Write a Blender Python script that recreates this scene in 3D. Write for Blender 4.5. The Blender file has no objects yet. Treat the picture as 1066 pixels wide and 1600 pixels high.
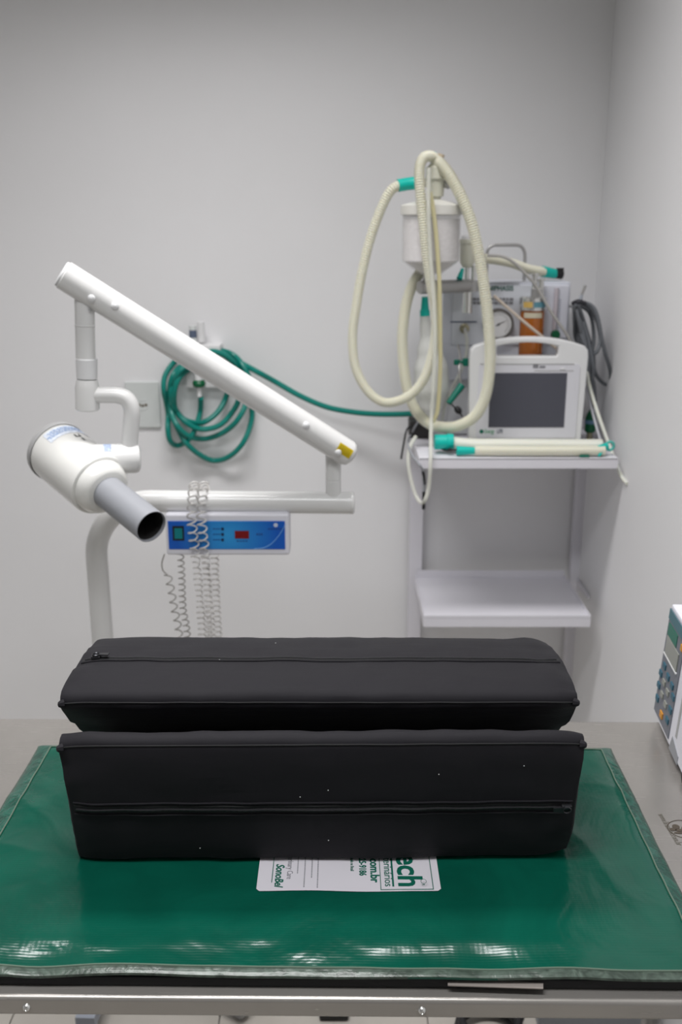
import bpy, bmesh, math, random
from mathutils import Vector as V, noise
from math import sin, cos, pi, sqrt, atan2

random.seed(7)
SC = bpy.context.scene
COL = SC.collection

# ------------------------------------------------------------------ camera
PITCH = math.atan(448 / 1550)
CAM = V((0, 0, 1.65))
FW = V((0, cos(PITCH), -sin(PITCH)))
UP = V((0, sin(PITCH), cos(PITCH)))
RT = V((1, 0, 0))
cd = bpy.data.cameras.new('camera')
cam = bpy.data.objects.new('camera', cd)
COL.objects.link(cam)
cam.location = CAM
cam.rotation_euler = (pi / 2 - PITCH, 0, 0)
cd.sensor_fit = 'VERTICAL'
cd.sensor_height = 36
cd.lens = 36 * 1550 / 1600
cd.clip_start = 0.05
cd.dof.use_dof = True
cd.dof.focus_distance = 1.2
cd.dof.aperture_fstop = 5.6
SC.camera = cam

# ------------------------------------------------------------------ world, lamps, exposure
w = bpy.data.worlds.new('world')
SC.world = w
w.use_nodes = True
w.node_tree.nodes['Background'].inputs[0].default_value = (0.9, 0.95, 1, 1)
w.node_tree.nodes['Background'].inputs[1].default_value = 0.3
SC.view_settings.view_transform = 'Standard'
SC.view_settings.look = 'None'
SC.view_settings.gamma = 1
SC.view_settings.use_curve_mapping = False
SC.view_settings.exposure = 0.0


def area(name, loc, sx, sy, power, col, rot=(0, 0, 0), spread=pi):
    l = bpy.data.lights.new(name, 'AREA')
    l.shape = 'RECTANGLE'
    l.size, l.size_y = sx, sy
    l.energy = power
    l.color = col
    l.spread = spread
    o = bpy.data.objects.new(name, l)
    o.location = loc
    o.rotation_euler = rot
    COL.objects.link(o)


area('ceiling_lamp_louvred', (-0.3, 1.75, 2.86), 1.2, 0.3, 16.5, (1.0, 0.98, 0.98), spread=math.radians(116))
area('ceiling_lamp_behind', (-0.35, 0.45, 2.86), 1.2, 0.3, 20, (0.98, 0.985, 1.0), spread=math.radians(130))


# ------------------------------------------------------------------ materials
MATS = {}


def mat(name, col, rough=0.5, metal=0.0, bump=0.0, bscale=200, vary=0.0, vscale=6, coat=0.0, trans=0.0, sss=0.0, ior=1.45, emit=0.0, alpha=1.0, spec=0.5):
    if name in MATS:
        return MATS[name]
    m = bpy.data.materials.new(name)
    m.use_nodes = True
    nt = m.node_tree
    b = nt.nodes['Principled BSDF']
    b.inputs['Base Color'].default_value = (*col, 1)
    b.inputs['Roughness'].default_value = rough
    b.inputs['Metallic'].default_value = metal
    b.inputs['Coat Weight'].default_value = coat
    b.inputs['Coat Roughness'].default_value = 0.08
    b.inputs['Transmission Weight'].default_value = trans
    b.inputs['IOR'].default_value = ior
    b.inputs['Alpha'].default_value = alpha
    b.inputs['Specular IOR Level'].default_value = spec
    if sss:
        b.inputs['Subsurface Weight'].default_value = sss
        b.inputs['Subsurface Radius'].default_value = (0.01, 0.008, 0.005)
    if emit:
        b.inputs['Emission Color'].default_value = (*col, 1)
        b.inputs['Emission Strength'].default_value = emit
    tc = nt.nodes.new('ShaderNodeTexCoord')
    if vary:
        n = nt.nodes.new('ShaderNodeTexNoise')
        n.inputs['Scale'].default_value = vscale
        n.inputs['Detail'].default_value = 4
        nt.links.new(tc.outputs['Object'], n.inputs['Vector'])
        r = nt.nodes.new('ShaderNodeValToRGB')
        r.color_ramp.elements[0].position = 0.3
        r.color_ramp.elements[1].position = 0.7
        r.color_ramp.elements[0].color = (*[c * (1 - vary) for c in col], 1)
        r.color_ramp.elements[1].color = (*[min(1, c * (1 + vary)) for c in col], 1)
        nt.links.new(n.outputs['Fac'], r.inputs['Fac'])
        nt.links.new(r.outputs['Color'], b.inputs['Base Color'])
    if bump:
        n2 = nt.nodes.new('ShaderNodeTexNoise')
        n2.inputs['Scale'].default_value = bscale
        n2.inputs['Detail'].default_value = 3
        nt.links.new(tc.outputs['Object'], n2.inputs['Vector'])
        bp = nt.nodes.new('ShaderNodeBump')
        bp.inputs['Strength'].default_value = bump
        bp.inputs['Distance'].default_value = 0.002
        nt.links.new(n2.outputs['Fac'], bp.inputs['Height'])
        nt.links.new(bp.outputs['Normal'], b.inputs['Normal'])
    MATS[name] = m
    return m


WALL = mat('wall_paint', (0.82, 0.82, 0.83), 0.55, bump=0.12, bscale=90, vary=0.012, vscale=3)
CEIL = mat('ceiling_paint', (0.75, 0.75, 0.74), 0.7)
TILE = mat('floor_tile', (0.56, 0.53, 0.48), 0.3, vary=0.06)
GROUT = mat('grout', (0.22, 0.20, 0.18), 0.8)
ENAMEL = mat('white_enamel', (0.74, 0.74, 0.73), 0.25, coat=0.3)
ENAMEL2 = mat('white_enamel_head', (0.76, 0.76, 0.73), 0.22, coat=0.4)
RACKW = mat('rack_paint', (0.76, 0.75, 0.80), 0.4)
PLAST = mat('white_plastic', (0.76, 0.765, 0.77), 0.38)
PLATEW = mat('plate_white', (0.66, 0.69, 0.68), 0.4)
CREAM = mat('cream_plastic', (0.66, 0.66, 0.56), 0.45, sss=0.15)
HOSE = mat('cream_hose', (0.745, 0.735, 0.61), 0.4, sss=0.25)
HOSEW = mat('pale_hose', (0.77, 0.78, 0.70), 0.4, sss=0.25)
CLEAR = mat('milky_tube', (0.82, 0.83, 0.77), 0.3, trans=0.45, ior=1.25)
CANIS = mat('canister_shell', (0.90, 0.89, 0.89), 0.2, alpha=0.28)
GRAN = mat('granules', (0.90, 0.85, 0.85), 0.8, bump=0.5, bscale=200, vary=0.16, vscale=150)
BAG = mat('breathing_bag', (0.80, 0.81, 0.78), 0.35, alpha=0.72)
TEAL = mat('teal_plastic', (0.0, 0.50, 0.42), 0.4)
TEALD = mat('dark_green_plastic', (0.0, 0.14, 0.09), 0.4)
GREENH = mat('green_hose', (0.0, 0.205, 0.165), 0.35)
GREENB = mat('green_knob', (0.0, 0.11, 0.04), 0.35)
GREYP = mat('grey_tube', (0.30, 0.31, 0.335), 0.5)
GREYR = mat('grey_rim', (0.40, 0.40, 0.40), 0.45)
GREYM = mat('grey_metal', (0.42, 0.415, 0.41), 0.4, metal=0.55)
CHROME = mat('chrome', (0.72, 0.72, 0.70), 0.18, metal=0.9)
BRASS = mat('dull_brass', (0.38, 0.35, 0.24), 0.35, metal=0.7)
BLACK = mat('black_plastic', (0.012, 0.012, 0.014), 0.45)
DARKIN = mat('dark_inside', (0.018, 0.017, 0.017), 0.8, bump=0.5, bscale=300)
CABLE = mat('grey_cable', (0.13, 0.14, 0.155), 0.5)
CORD = mat('coil_cord', (0.60, 0.585, 0.565), 0.4)
CORD2 = mat('coil_cord_grey', (0.33, 0.315, 0.295), 0.45)
BOXW = mat('control_box', (0.76, 0.76, 0.82), 0.35)
SCREEN = mat('dead_screen', (0.075, 0.077, 0.098), 0.25)
AMBER = mat('amber_glass', (0.38, 0.11, 0.012), 0.15, coat=0.3, sss=0.1)
YELLOW = mat('yellow_label', (0.62, 0.46, 0.0), 0.5)
INK = mat('black_ink', (0.015, 0.014, 0.013), 0.6)
INKG = mat('green_ink', (0.0, 0.10, 0.065), 0.5)
INKB = mat('grey_blue_ink', (0.10, 0.13, 0.20), 0.6)
INKGREY = mat('grey_ink', (0.22, 0.22, 0.24), 0.6)
PAPER = mat('white_vinyl', (0.60, 0.58, 0.62), 0.45)
RED = mat('red_display', (0.20, 0.003, 0.006), 0.25)
SEAFOAM = mat('switch_teal', (0.0, 0.20, 0.22), 0.3)
LBLUE = mat('pale_blue_print', (0.50, 0.60, 0.74), 0.5, vary=0.25, vscale=160)
BLUEK = mat('blue_key', (0.035, 0.12, 0.17), 0.5)
ORANGE = mat('orange_key', (0.62, 0.27, 0.03), 0.5)
LCD = mat('grey_green_display', (0.27, 0.28, 0.25), 0.25)
PANELG = mat('slate_panel', (0.16, 0.17, 0.20), 0.45)
PANELT = mat('teal_panel', (0.05, 0.15, 0.18), 0.45)
BLUEGREY = mat('blue_grey_paint', (0.33, 0.36, 0.42), 0.5)
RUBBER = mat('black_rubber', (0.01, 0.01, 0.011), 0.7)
ZIP = mat('zip_tape', (0.006, 0.006, 0.007), 0.6)
SEAM = mat('seam_thread', (0.012, 0.012, 0.013), 0.6)
LINT = mat('white_lint', (0.6, 0.6, 0.58), 0.9)
BLISTER = mat('dark_gunmetal', (0.05, 0.05, 0.055), 0.35, metal=0.7)


def steel_mat():
    m = mat('brushed_steel', (0.40, 0.38, 0.35), 0.36, metal=0.55)
    nt = m.node_tree
    b = nt.nodes['Principled BSDF']
    tc = nt.nodes.new('ShaderNodeTexCoord')
    mp = nt.nodes.new('ShaderNodeMapping')
    mp.inputs['Scale'].default_value = (3, 160, 60)
    nt.links.new(tc.outputs['Object'], mp.inputs['Vector'])
    n = nt.nodes.new('ShaderNodeTexNoise')
    n.inputs['Scale'].default_value = 4
    n.inputs['Detail'].default_value = 5
    nt.links.new(mp.outputs['Vector'], n.inputs['Vector'])
    r = nt.nodes.new('ShaderNodeMapRange')
    r.inputs['To Min'].default_value = 0.20
    r.inputs['To Max'].default_value = 0.31
    nt.links.new(n.outputs['Fac'], r.inputs['Value'])
    nt.links.new(r.outputs['Result'], b.inputs['Roughness'])
    n2 = nt.nodes.new('ShaderNodeTexNoise')
    n2.inputs['Scale'].default_value = 9
    n2.inputs['Detail'].default_value = 4
    nt.links.new(tc.outputs['Object'], n2.inputs['Vector'])
    cr = nt.nodes.new('ShaderNodeValToRGB')
    cr.color_ramp.elements[0].color = (0.315, 0.298, 0.278, 1)
    cr.color_ramp.elements[1].color = (0.42, 0.40, 0.372, 1)
    nt.links.new(n2.outputs['Fac'], cr.inputs['Fac'])
    nt.links.new(cr.outputs['Color'], b.inputs['Base Color'])
    bp = nt.nodes.new('ShaderNodeBump')
    bp.inputs['Strength'].default_value = 0.02
    bp.inputs['Distance'].default_value = 0.001
    nt.links.new(n.outputs['Fac'], bp.inputs['Height'])
    nt.links.new(bp.outputs['Normal'], b.inputs['Normal'])
    return m


STEEL = steel_mat()


def fabric_mat():
    m = mat('black_cloth', (0.0128, 0.0120, 0.0150), 0.68)
    nt = m.node_tree
    b = nt.nodes['Principled BSDF']
    b.inputs['Sheen Weight'].default_value = 0.06
    b.inputs['Sheen Roughness'].default_value = 0.4
    b.inputs['Specular IOR Level'].default_value = 0.22
    tc = nt.nodes.new('ShaderNodeTexCoord')
    bumps = []
    for sc, stt in (((900, 0, 0), 1), ((0, 900, 900), 1)):
        mp = nt.nodes.new('ShaderNodeMapping')
        mp.inputs['Scale'].default_value = sc
        nt.links.new(tc.outputs['Object'], mp.inputs['Vector'])
        wv = nt.nodes.new('ShaderNodeTexWave')
        wv.wave_type = 'BANDS'
        wv.bands_direction = 'DIAGONAL'
        wv.inputs['Scale'].default_value = 1
        nt.links.new(mp.outputs['Vector'], wv.inputs['Vector'])
        bumps.append(wv)
    mx = nt.nodes.new('ShaderNodeMath')
    mx.operation = 'ADD'
    nt.links.new(bumps[0].outputs['Fac'], mx.inputs[0])
    nt.links.new(bumps[1].outputs['Fac'], mx.inputs[1])
    bp = nt.nodes.new('ShaderNodeBump')
    bp.inputs['Strength'].default_value = 0.18
    bp.inputs['Distance'].default_value = 0.0006
    nt.links.new(mx.outputs[0], bp.inputs['Height'])
    mp = nt.nodes.new('ShaderNodeMapping')
    mp.inputs['Scale'].default_value = (5, 40, 40)
    nt.links.new(tc.outputs['Object'], mp.inputs['Vector'])
    nz = nt.nodes.new('ShaderNodeTexNoise')
    nz.inputs['Scale'].default_value = 1.0
    nz.inputs['Detail'].default_value = 3
    nt.links.new(mp.outputs['Vector'], nz.inputs['Vector'])
    b2 = nt.nodes.new('ShaderNodeBump')
    b2.inputs['Strength'].default_value = 0.25
    b2.inputs['Distance'].default_value = 0.004
    nt.links.new(nz.outputs['Fac'], b2.inputs['Height'])
    nt.links.new(bp.outputs['Normal'], b2.inputs['Normal'])
    nt.links.new(b2.outputs['Normal'], b.inputs['Normal'])
    return m


CLOTH = fabric_mat()


def vinyl_mat(name, col, rough, wrinkle, mixw=0.0):
    """glossy coated fabric: fine woven ribs seen as relief, plus soft creases"""
    m = mat(name, col, rough)
    nt = m.node_tree
    b = nt.nodes['Principled BSDF']
    tc = nt.nodes.new('ShaderNodeTexCoord')
    wv = nt.nodes.new('ShaderNodeTexWave')
    wv.wave_type = 'BANDS'
    wv.bands_direction = 'Y'
    wv.inputs['Scale'].default_value = 85
    wv.inputs['Distortion'].default_value = 1.2
    wv.inputs['Detail'].default_value = 1
    nt.links.new(tc.outputs['Object'], wv.inputs['Vector'])
    wx = nt.nodes.new('ShaderNodeTexWave')
    wx.wave_type = 'BANDS'
    wx.bands_direction = 'X'
    wx.inputs['Scale'].default_value = 60
    wx.inputs['Distortion'].default_value = 1
    nt.links.new(tc.outputs['Object'], wx.inputs['Vector'])
    ad = nt.nodes.new('ShaderNodeMath')
    ad.operation = 'MULTIPLY_ADD'
    ad.inputs[1].default_value = 0.35
    nt.links.new(wx.outputs['Fac'], ad.inputs[0])
    nt.links.new(wv.outputs['Fac'], ad.inputs[2])
    bp = nt.nodes.new('ShaderNodeBump')
    bp.inputs['Strength'].default_value = 0.05
    bp.inputs['Distance'].default_value = 0.0010
    nt.links.new(ad.outputs[0], bp.inputs['Height'])
    nz = nt.nodes.new('ShaderNodeTexNoise')
    nz.inputs['Scale'].default_value = 7 if not mixw else 60
    nz.inputs['Detail'].default_value = 3 if not mixw else 4
    nz.inputs['Distortion'].default_value = 1.3
    nt.links.new(tc.outputs['Object'], nz.inputs['Vector'])
    b2 = nt.nodes.new('ShaderNodeBump')
    b2.inputs['Strength'].default_value = wrinkle
    b2.inputs['Distance'].default_value = 0.012 if not mixw else 0.003
    nt.links.new(nz.outputs['Fac'], b2.inputs['Height'])
    nt.links.new(bp.outputs['Normal'], b2.inputs['Normal'])
    nt.links.new(b2.outputs['Normal'], b.inputs['Normal'])
    cr = nt.nodes.new('ShaderNodeValToRGB')
    k = 0.12 if not mixw else 0.35
    cr.color_ramp.elements[0].position = 0.35
    cr.color_ramp.elements[1].position = 0.65
    cr.color_ramp.elements[0].color = (*[c * (1 - k) for c in col], 1)
    cr.color_ramp.elements[1].color = (*[c * (1 + k) + (mixw * 0.12) for c in col], 1)
    nt.links.new(nz.outputs['Fac'], cr.inputs['Fac'])
    nt.links.new(cr.outputs['Color'], b.inputs['Base Color'])
    return m


VINYL = vinyl_mat('green_vinyl', (0.002, 0.070, 0.045), 0.17, 0.30)
VTAPE = vinyl_mat('taped_green_vinyl', (0.006, 0.075, 0.050), 0.2, 0.7, 0.10)
VTAPEF = vinyl_mat('taped_front_vinyl', (0.050, 0.075, 0.058), 0.25, 0.22, 0.12)


def blue_panel_mat():
    m = mat('blue_overlay', (0.01, 0.17, 0.60), 0.3)
    nt = m.node_tree
    b = nt.nodes['Principled BSDF']
    tc = nt.nodes.new('ShaderNodeTexCoord')
    mp = nt.nodes.new('ShaderNodeMapping')
    mp.inputs['Location'].default_value = (0.004, 0, 0)
    mp.inputs['Scale'].default_value = (9.5, 0, 12)
    nt.links.new(tc.outputs['Object'], mp.inputs['Vector'])
    g = nt.nodes.new('ShaderNodeTexGradient')
    g.gradient_type = 'SPHERICAL'
    nt.links.new(mp.outputs['Vector'], g.inputs['Vector'])
    cr = nt.nodes.new('ShaderNodeValToRGB')
    cr.color_ramp.elements[0].color = (0.005, 0.10, 0.50, 1)
    cr.color_ramp.elements[1].color = (0.03, 0.33, 0.72, 1)
    nt.links.new(g.outputs['Fac'], cr.inputs['Fac'])
    nt.links.new(cr.outputs['Color'], b.inputs['Base Color'])
    return m


BLUEP = blue_panel_mat()

# ------------------------------------------------------------------ helpers
ORG = {}


def tag(o, label=None, cat=None, group=None, kind=None):
    if label: o['label'] = label
    if cat: o['category'] = cat
    if group: o['group'] = group
    if kind: o['kind'] = kind
    return o


def at(px, py, Y):
    """the point at distance Y in front of the camera station that is sighted at a pixel of the 1066x1600 picture"""
    d = RT * ((px - 533) / 1550) + FW + UP * ((800 - py) / 1550)
    return CAM + d * (Y / d.y)


def atz(px, py, z):
    d = RT * ((px - 533) / 1550) + FW + UP * ((800 - py) / 1550)
    return CAM + d * ((z - CAM.z) / d.z)


def mpx(n, P):
    """length in metres that n pixels span at point P"""
    return n * (P - CAM).dot(FW) / 1550


def root(name, loc, label, cat, group=None):
    o = bpy.data.objects.new(name, None)
    o.empty_display_size = 0.05
    COL.objects.link(o)
    o.location = loc
    ORG[o.name] = V(loc)
    tag(o, label, cat, group)
    return o


def obj(name, geo, m, parent=None, smooth=True, label=None, cat=None, group=None, kind=None, auto=None):
    """geo = (verts, faces) in world coordinates -> one mesh object whose origin is its parent's or its own base"""
    vs, fs = geo
    vs = [V(v) for v in vs]
    if parent is not None:
        org = ORG[parent.name]
    else:
        xs = [v.x for v in vs]; ys = [v.y for v in vs]; zs = [v.z for v in vs]
        org = V(((min(xs) + max(xs)) / 2, (min(ys) + max(ys)) / 2, min(zs)))
    me = bpy.data.meshes.new(name)
    me.from_pydata([v - org for v in vs], [], fs)
    me.validate()
    bm = bmesh.new()
    bm.from_mesh(me)
    bmesh.ops.recalc_face_normals(bm, faces=bm.faces)
    bm.to_mesh(me)
    bm.free()
    me.materials.append(m)
    if smooth:
        for p in me.polygons: p.use_smooth = True
        me.set_sharp_from_angle(angle=auto or 0.6)
    o = bpy.data.objects.new(name, me)
    if smooth and len(fs) < 400:
        wn = o.modifiers.new('weighted_normal', 'WEIGHTED_NORMAL')
        wn.keep_sharp = True
        wn.weight = 80
    COL.objects.link(o)
    if parent is not None:
        o.parent = parent
        ORG[o.name] = org
    else:
        o.location = org
        ORG[o.name] = org
    tag(o, label, cat, group, kind)
    return o


def join(*gs):
    vs, fs = [], []
    for g in gs:
        k = len(vs)
        vs += g[0]
        fs += [tuple(i + k for i in f) for f in g[1]]
    return vs, fs


def box(c, s, bev=0.0, R=None, seg=2):
    """box centred at c, size s, edges rounded by bev; R = (X, Y, Z) axes"""
    bm = bmesh.new()
    bmesh.ops.create_cube(bm, size=1)
    for v in bm.verts:
        v.co = V((v.co.x * s[0], v.co.y * s[1], v.co.z * s[2]))
    if bev:
        bmesh.ops.bevel(bm, geom=list(bm.edges), offset=bev, segments=seg, affect='EDGES', profile=0.5)
    bm.verts.index_update()
    c = V(c)
    if R:
        vs = [c + R[0] * v.co.x + R[1] * v.co.y + R[2] * v.co.z for v in bm.verts]
    else:
        vs = [c + v.co for v in bm.verts]
    fs = [tuple(v.index for v in f.verts) for f in bm.faces]
    bm.free()
    return vs, fs


def frame(d):
    d = V(d).normalized()
    a = V((0, 0, 1)) if abs(d.z) < 0.9 else V((0, 1, 0))
    x = a.cross(d).normalized()
    y = d.cross(x)
    return x, y, d


def lathe(o, d, prof, n=24, a0=0, a1=2 * pi):
    """prof = [(t, r)...] along d from o"""
    x, y, d = frame(d)
    o = V(o)
    full = abs(a1 - a0 - 2 * pi) < 1e-6
    k = n if full else n + 1
    vs, fs = [], []
    for t, r in prof:
        for i in range(k):
            a = a0 + (a1 - a0) * i / n
            vs.append(o + d * t + (x * cos(a) + y * sin(a)) * max(r, 1e-5))
    for j in range(len(prof) - 1):
        for i in range(n):
            i2 = (i + 1) % k
            fs.append((j * k + i, j * k + i2, (j + 1) * k + i2, (j + 1) * k + i))
    return vs, fs


def cyl(p, q, r, r2=None, n=20, bev=0.0):
    p, q = V(p), V(q)
    L = (q - p).length
    r2 = r if r2 is None else r2
    b = min(bev, L / 2.5) if bev else 0
    if b:
        pr = [(0, 0), (0, r - b), (b * 0.3, r - b * 0.3), (b, r), (L - b, r2), (L - b * 0.3, r2 - b * 0.3), (L, r2 - b), (L, 0)]
    else:
        pr = [(0, 0), (0, r), (L, r2), (L, 0)]
    return lathe(p, q - p, pr, n)


def spl(pts, step=0.01, closed=False):
    """Catmull-Rom through pts, resampled evenly"""
    pts = [V(p) for p in pts]
    n = len(pts)
    dense = []
    rng = range(n if closed else n - 1)
    for i in rng:
        p1, p2 = pts[i], pts[(i + 1) % n]
        p0 = pts[i - 1] if (i > 0 or closed) else p1 * 2 - p2
        p3 = pts[(i + 2) % n] if (i + 2 < n or closed) else p2 * 2 - p1
        for k in range(16):
            t = k / 16
            dense.append(0.5 * ((2 * p1) + (p2 - p0) * t + (2 * p0 - 5 * p1 + 4 * p2 - p3) * t * t + (3 * p1 - p0 - 3 * p2 + p3) * t ** 3))
    dense.append(pts[0] if closed else pts[-1])
    cum = [0]
    for a, b in zip(dense, dense[1:]):
        cum.append(cum[-1] + (b - a).length)
    m = max(2, int(cum[-1] / step))
    out, j = [], 0
    for i in range(m + 1):
        s = cum[-1] * i / m
        while j < len(cum) - 2 and cum[j + 1] < s:
            j += 1
        f = (s - cum[j]) / max(1e-9, cum[j + 1] - cum[j])
        out.append(dense[j].lerp(dense[j + 1], f))
    return out


def tube(pts, r, n=10, rf=None, cap=True):
    """sweep a circle along pts (even samples); rf(i) scales the radius"""
    vs, fs = [], []
    t = (pts[1] - pts[0]).normalized()
    x, y, _ = frame(t)
    for i, p in enumerate(pts):
        a = pts[max(0, i - 1)]
        b = pts[min(len(pts) - 1, i + 1)]
        t2 = b - a
        if t2.length < 1e-9: t2 = t
        t2 = t2.normalized()
        x = (x - t2 * x.dot(t2)).normalized()
        y = t2.cross(x)
        t = t2
        rr = r * (rf(i) if rf else 1)
        for k in range(n):
            a_ = 2 * pi * k / n
            vs.append(p + (x * cos(a_) + y * sin(a_)) * rr)
    for i in range(len(pts) - 1):
        for k in range(n):
            k2 = (k + 1) % n
            fs.append((i * n + k, i * n + k2, (i + 1) * n + k2, (i + 1) * n + k))
    if cap:
        fs.append(tuple(range(n)))
        fs.append(tuple((len(pts) - 1) * n + k for k in range(n)))
    return vs, fs


def ribbed(pts, r, pitch=0.0056, depth=0.19, n=12):
    p = spl(pts, pitch / 4)
    return tube(p, r, n, rf=lambda i: 1 - depth * (0.5 - 0.5 * cos(2 * pi * i / 4)))


def helix(pts, R, pitch, wr, per=10, n=5, jit=0.0):
    path = spl(pts, pitch / per)
    out = []
    t = (path[1] - path[0]).normalized()
    x, y, _ = frame(t)
    for i, p in enumerate(path):
        a = path[max(0, i - 1)]
        b = path[min(len(path) - 1, i + 1)]
        t = (b - a).normalized()
        x = (x - t * x.dot(t)).normalized()
        y = t.cross(x)
        q = 2 * pi * i / per
        rr = R * (1 + jit * noise.noise((i * 0.05, R * 700, 1)))
        out.append(p + (x * cos(q) + y * sin(q)) * rr)
    return tube(out, wr, n)


def slab(pts, nrm, th):
    """flat polygon pts extruded by th along nrm"""
    n = len(pts)
    pts = [V(p) for p in pts]
    nrm = V(nrm)
    vs = pts + [p + nrm * th for p in pts]
    fs = [tuple(range(n)), tuple(range(2 * n - 1, n - 1, -1))]
    for i in range(n):
        j = (i + 1) % n
        fs.append((i, j, n + j, n + i))
    return vs, fs


def rrect(c, X, Y, w_, h_, r, seg=5):
    c = V(c)
    out = []
    for cx, cy, a0 in ((w_ / 2 - r, h_ / 2 - r, 0), (-w_ / 2 + r, h_ / 2 - r, pi / 2), (-w_ / 2 + r, -h_ / 2 + r, pi), (w_ / 2 - r, -h_ / 2 + r, 1.5 * pi)):
        for k in range(seg + 1):
            a = a0 + pi / 2 * k / seg
            out.append(c + X * (cx + r * cos(a)) + Y * (cy + r * sin(a)))
    return out


def text(s, size, o, X, Y, align='LEFT', ex=0.0003, bold=0.0, squash=1.0, shear=0.0):
    """lettering as geometry: (verts, faces), baseline origin o, reading along X, letter tops along Y"""
    cu = bpy.data.curves.new('tmp', 'FONT')
    cu.body = s
    cu.size = size
    cu.align_x = align
    cu.extrude = ex
    cu.offset = bold
    cu.shear = shear
    cu.resolution_u = 3
    t = bpy.data.objects.new('tmp', cu)
    COL.objects.link(t)
    dg = bpy.context.evaluated_depsgraph_get()
    me = bpy.data.meshes.new_from_object(t.evaluated_get(dg))
    X, Y = V(X).normalized(), V(Y).normalized()
    N = X.cross(Y)
    vs = [V(o) + X * (v.co.x * squash) + Y * v.co.y + N * v.co.z for v in me.vertices]
    fs = [tuple(p.vertices) for p in me.polygons]
    bpy.data.objects.remove(t)
    bpy.data.curves.remove(cu)
    bpy.data.meshes.remove(me)
    return vs, fs


def bar(o, X, Y, l, w_, th=0.0004):
    """thin printed bar starting at o"""
    o, X, Y = V(o), V(X).normalized(), V(Y).normalized()
    return slab([o, o + X * l, o + X * l + Y * w_, o + Y * w_], X.cross(Y), th)


XX, YY, ZZ = V((1, 0, 0)), V((0, 1, 0)), V((0, 0, 1))

# ------------------------------------------------------------------ the room
WY, WX = 2.75, 0.69          # back wall, right wall
LX, FY, CZ = -2.3, -2.4, 2.9


def wallobj(name, c, s, m):
    return obj(name, box(c, s), m, smooth=False, kind='structure')


wallobj('wall_back', ((LX + WX) / 2, WY + 0.05, CZ / 2), (WX - LX + 0.2, 0.1, CZ + 0.2), WALL)
wallobj('wall_right', (WX + 0.05, (WY + FY) / 2, CZ / 2), (0.1, WY - FY, CZ + 0.2), WALL)
wallobj('wall_left', (LX - 0.05, (WY + FY) / 2, CZ / 2), (0.1, WY - FY, CZ + 0.2), WALL)
wallobj('wall_front', ((LX + WX) / 2, FY - 0.05, CZ / 2), (WX - LX + 0.2, 0.1, CZ + 0.2), WALL)
wallobj('ceiling', ((LX + WX) / 2, (WY + FY) / 2, CZ + 0.05), (WX - LX, WY - FY, 0.1), CEIL)
fl = wallobj('floor', ((LX + WX) / 2, (WY + FY) / 2, -0.06), (WX - LX, WY - FY, 0.1), GROUT)
tile_me = None
T = 0.45
x0 = 0.187 - 6 * T
for i in range(8):
    for j in range(12):
        cx, cy = x0 + (i + 0.5) * T, WY - (j + 0.5) * T
        if cx - T / 2 < LX - 0.2 or cx - T / 2 > WX - 0.05: continue
        hx0, hx1 = max(cx - T / 2, LX), min(cx + T / 2, WX)
        hy0, hy1 = max(cy - T / 2, FY), cy + T / 2
        if hx1 - hx0 < 0.02 or hy1 - hy0 < 0.02: continue
        obj('floor_tile', box(((hx0 + hx1) / 2, (hy0 + hy1) / 2, -0.006), (hx1 - hx0 - 0.003, hy1 - hy0 - 0.003, 0.012)), TILE, fl, smooth=False)

# ------------------------------------------------------------------ examination table
TZ = 0.88
YAW = math.radians(0.6)


def tw(x, y, z):
    """table coordinates -> world (the table stands turned by a hair)"""
    return V((x * cos(YAW) + (y - 1.1) * sin(YAW), 1.1 + (y - 1.1) * cos(YAW) - x * sin(YAW), z))


def tgeo(g):
    return [tw(*v) for v in g[0]], g[1]


TX0, TX1, TY0, TY1 = -0.74, 0.655, 0.846, 1.452
tb = root('exam_table', tw(-0.04, 1.15, 0), 'long stainless steel veterinary examination table under the green mat', 'table')
obj('table_top', tgeo(box(((TX0 + TX1) / 2, (TY0 + TY1) / 2, TZ - 0.012), (TX1 - TX0, TY1 - TY0, 0.024), 0.005, seg=3)), STEEL, tb)
obj('apron', tgeo(join(*[box(((TX0 + TX1) / 2, y, TZ - 0.045), (TX1 - TX0 - 0.12, 0.025, 0.04), 0.003) for y in (TY0 + 0.075, TY1 - 0.05)])), STEEL, tb)
for lx in (TX0 + 0.10, TX1 - 0.125):
    for ly in (TY0 + 0.075, TY1 - 0.05):
        lg = obj('leg', tgeo(cyl((lx, ly, 0.03), (lx, ly, TZ - 0.03), 0.016, n=16)), GREYM, tb)
        obj('foot', tgeo(cyl((lx, ly, 0.0), (lx, ly, 0.03), 0.021, 0.018, n=16, bev=0.004)), BLACK, lg)
for px in (38, 660):
    p = at(px, 1574, 0.843)
    p = V((p.x, tw(p.x, TY0, 0).y - 0.0005, TZ - 0.0125))
    s = obj('screw', lathe(p + YY * 0.002, -YY, [(0, 0.0048), (0.0025, 0.0045), (0.0045, 0.003), (0.005, 0.0016), (0.0042, 0.0012), (0.0042, 0)], 14), CHROME, tb)

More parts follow.
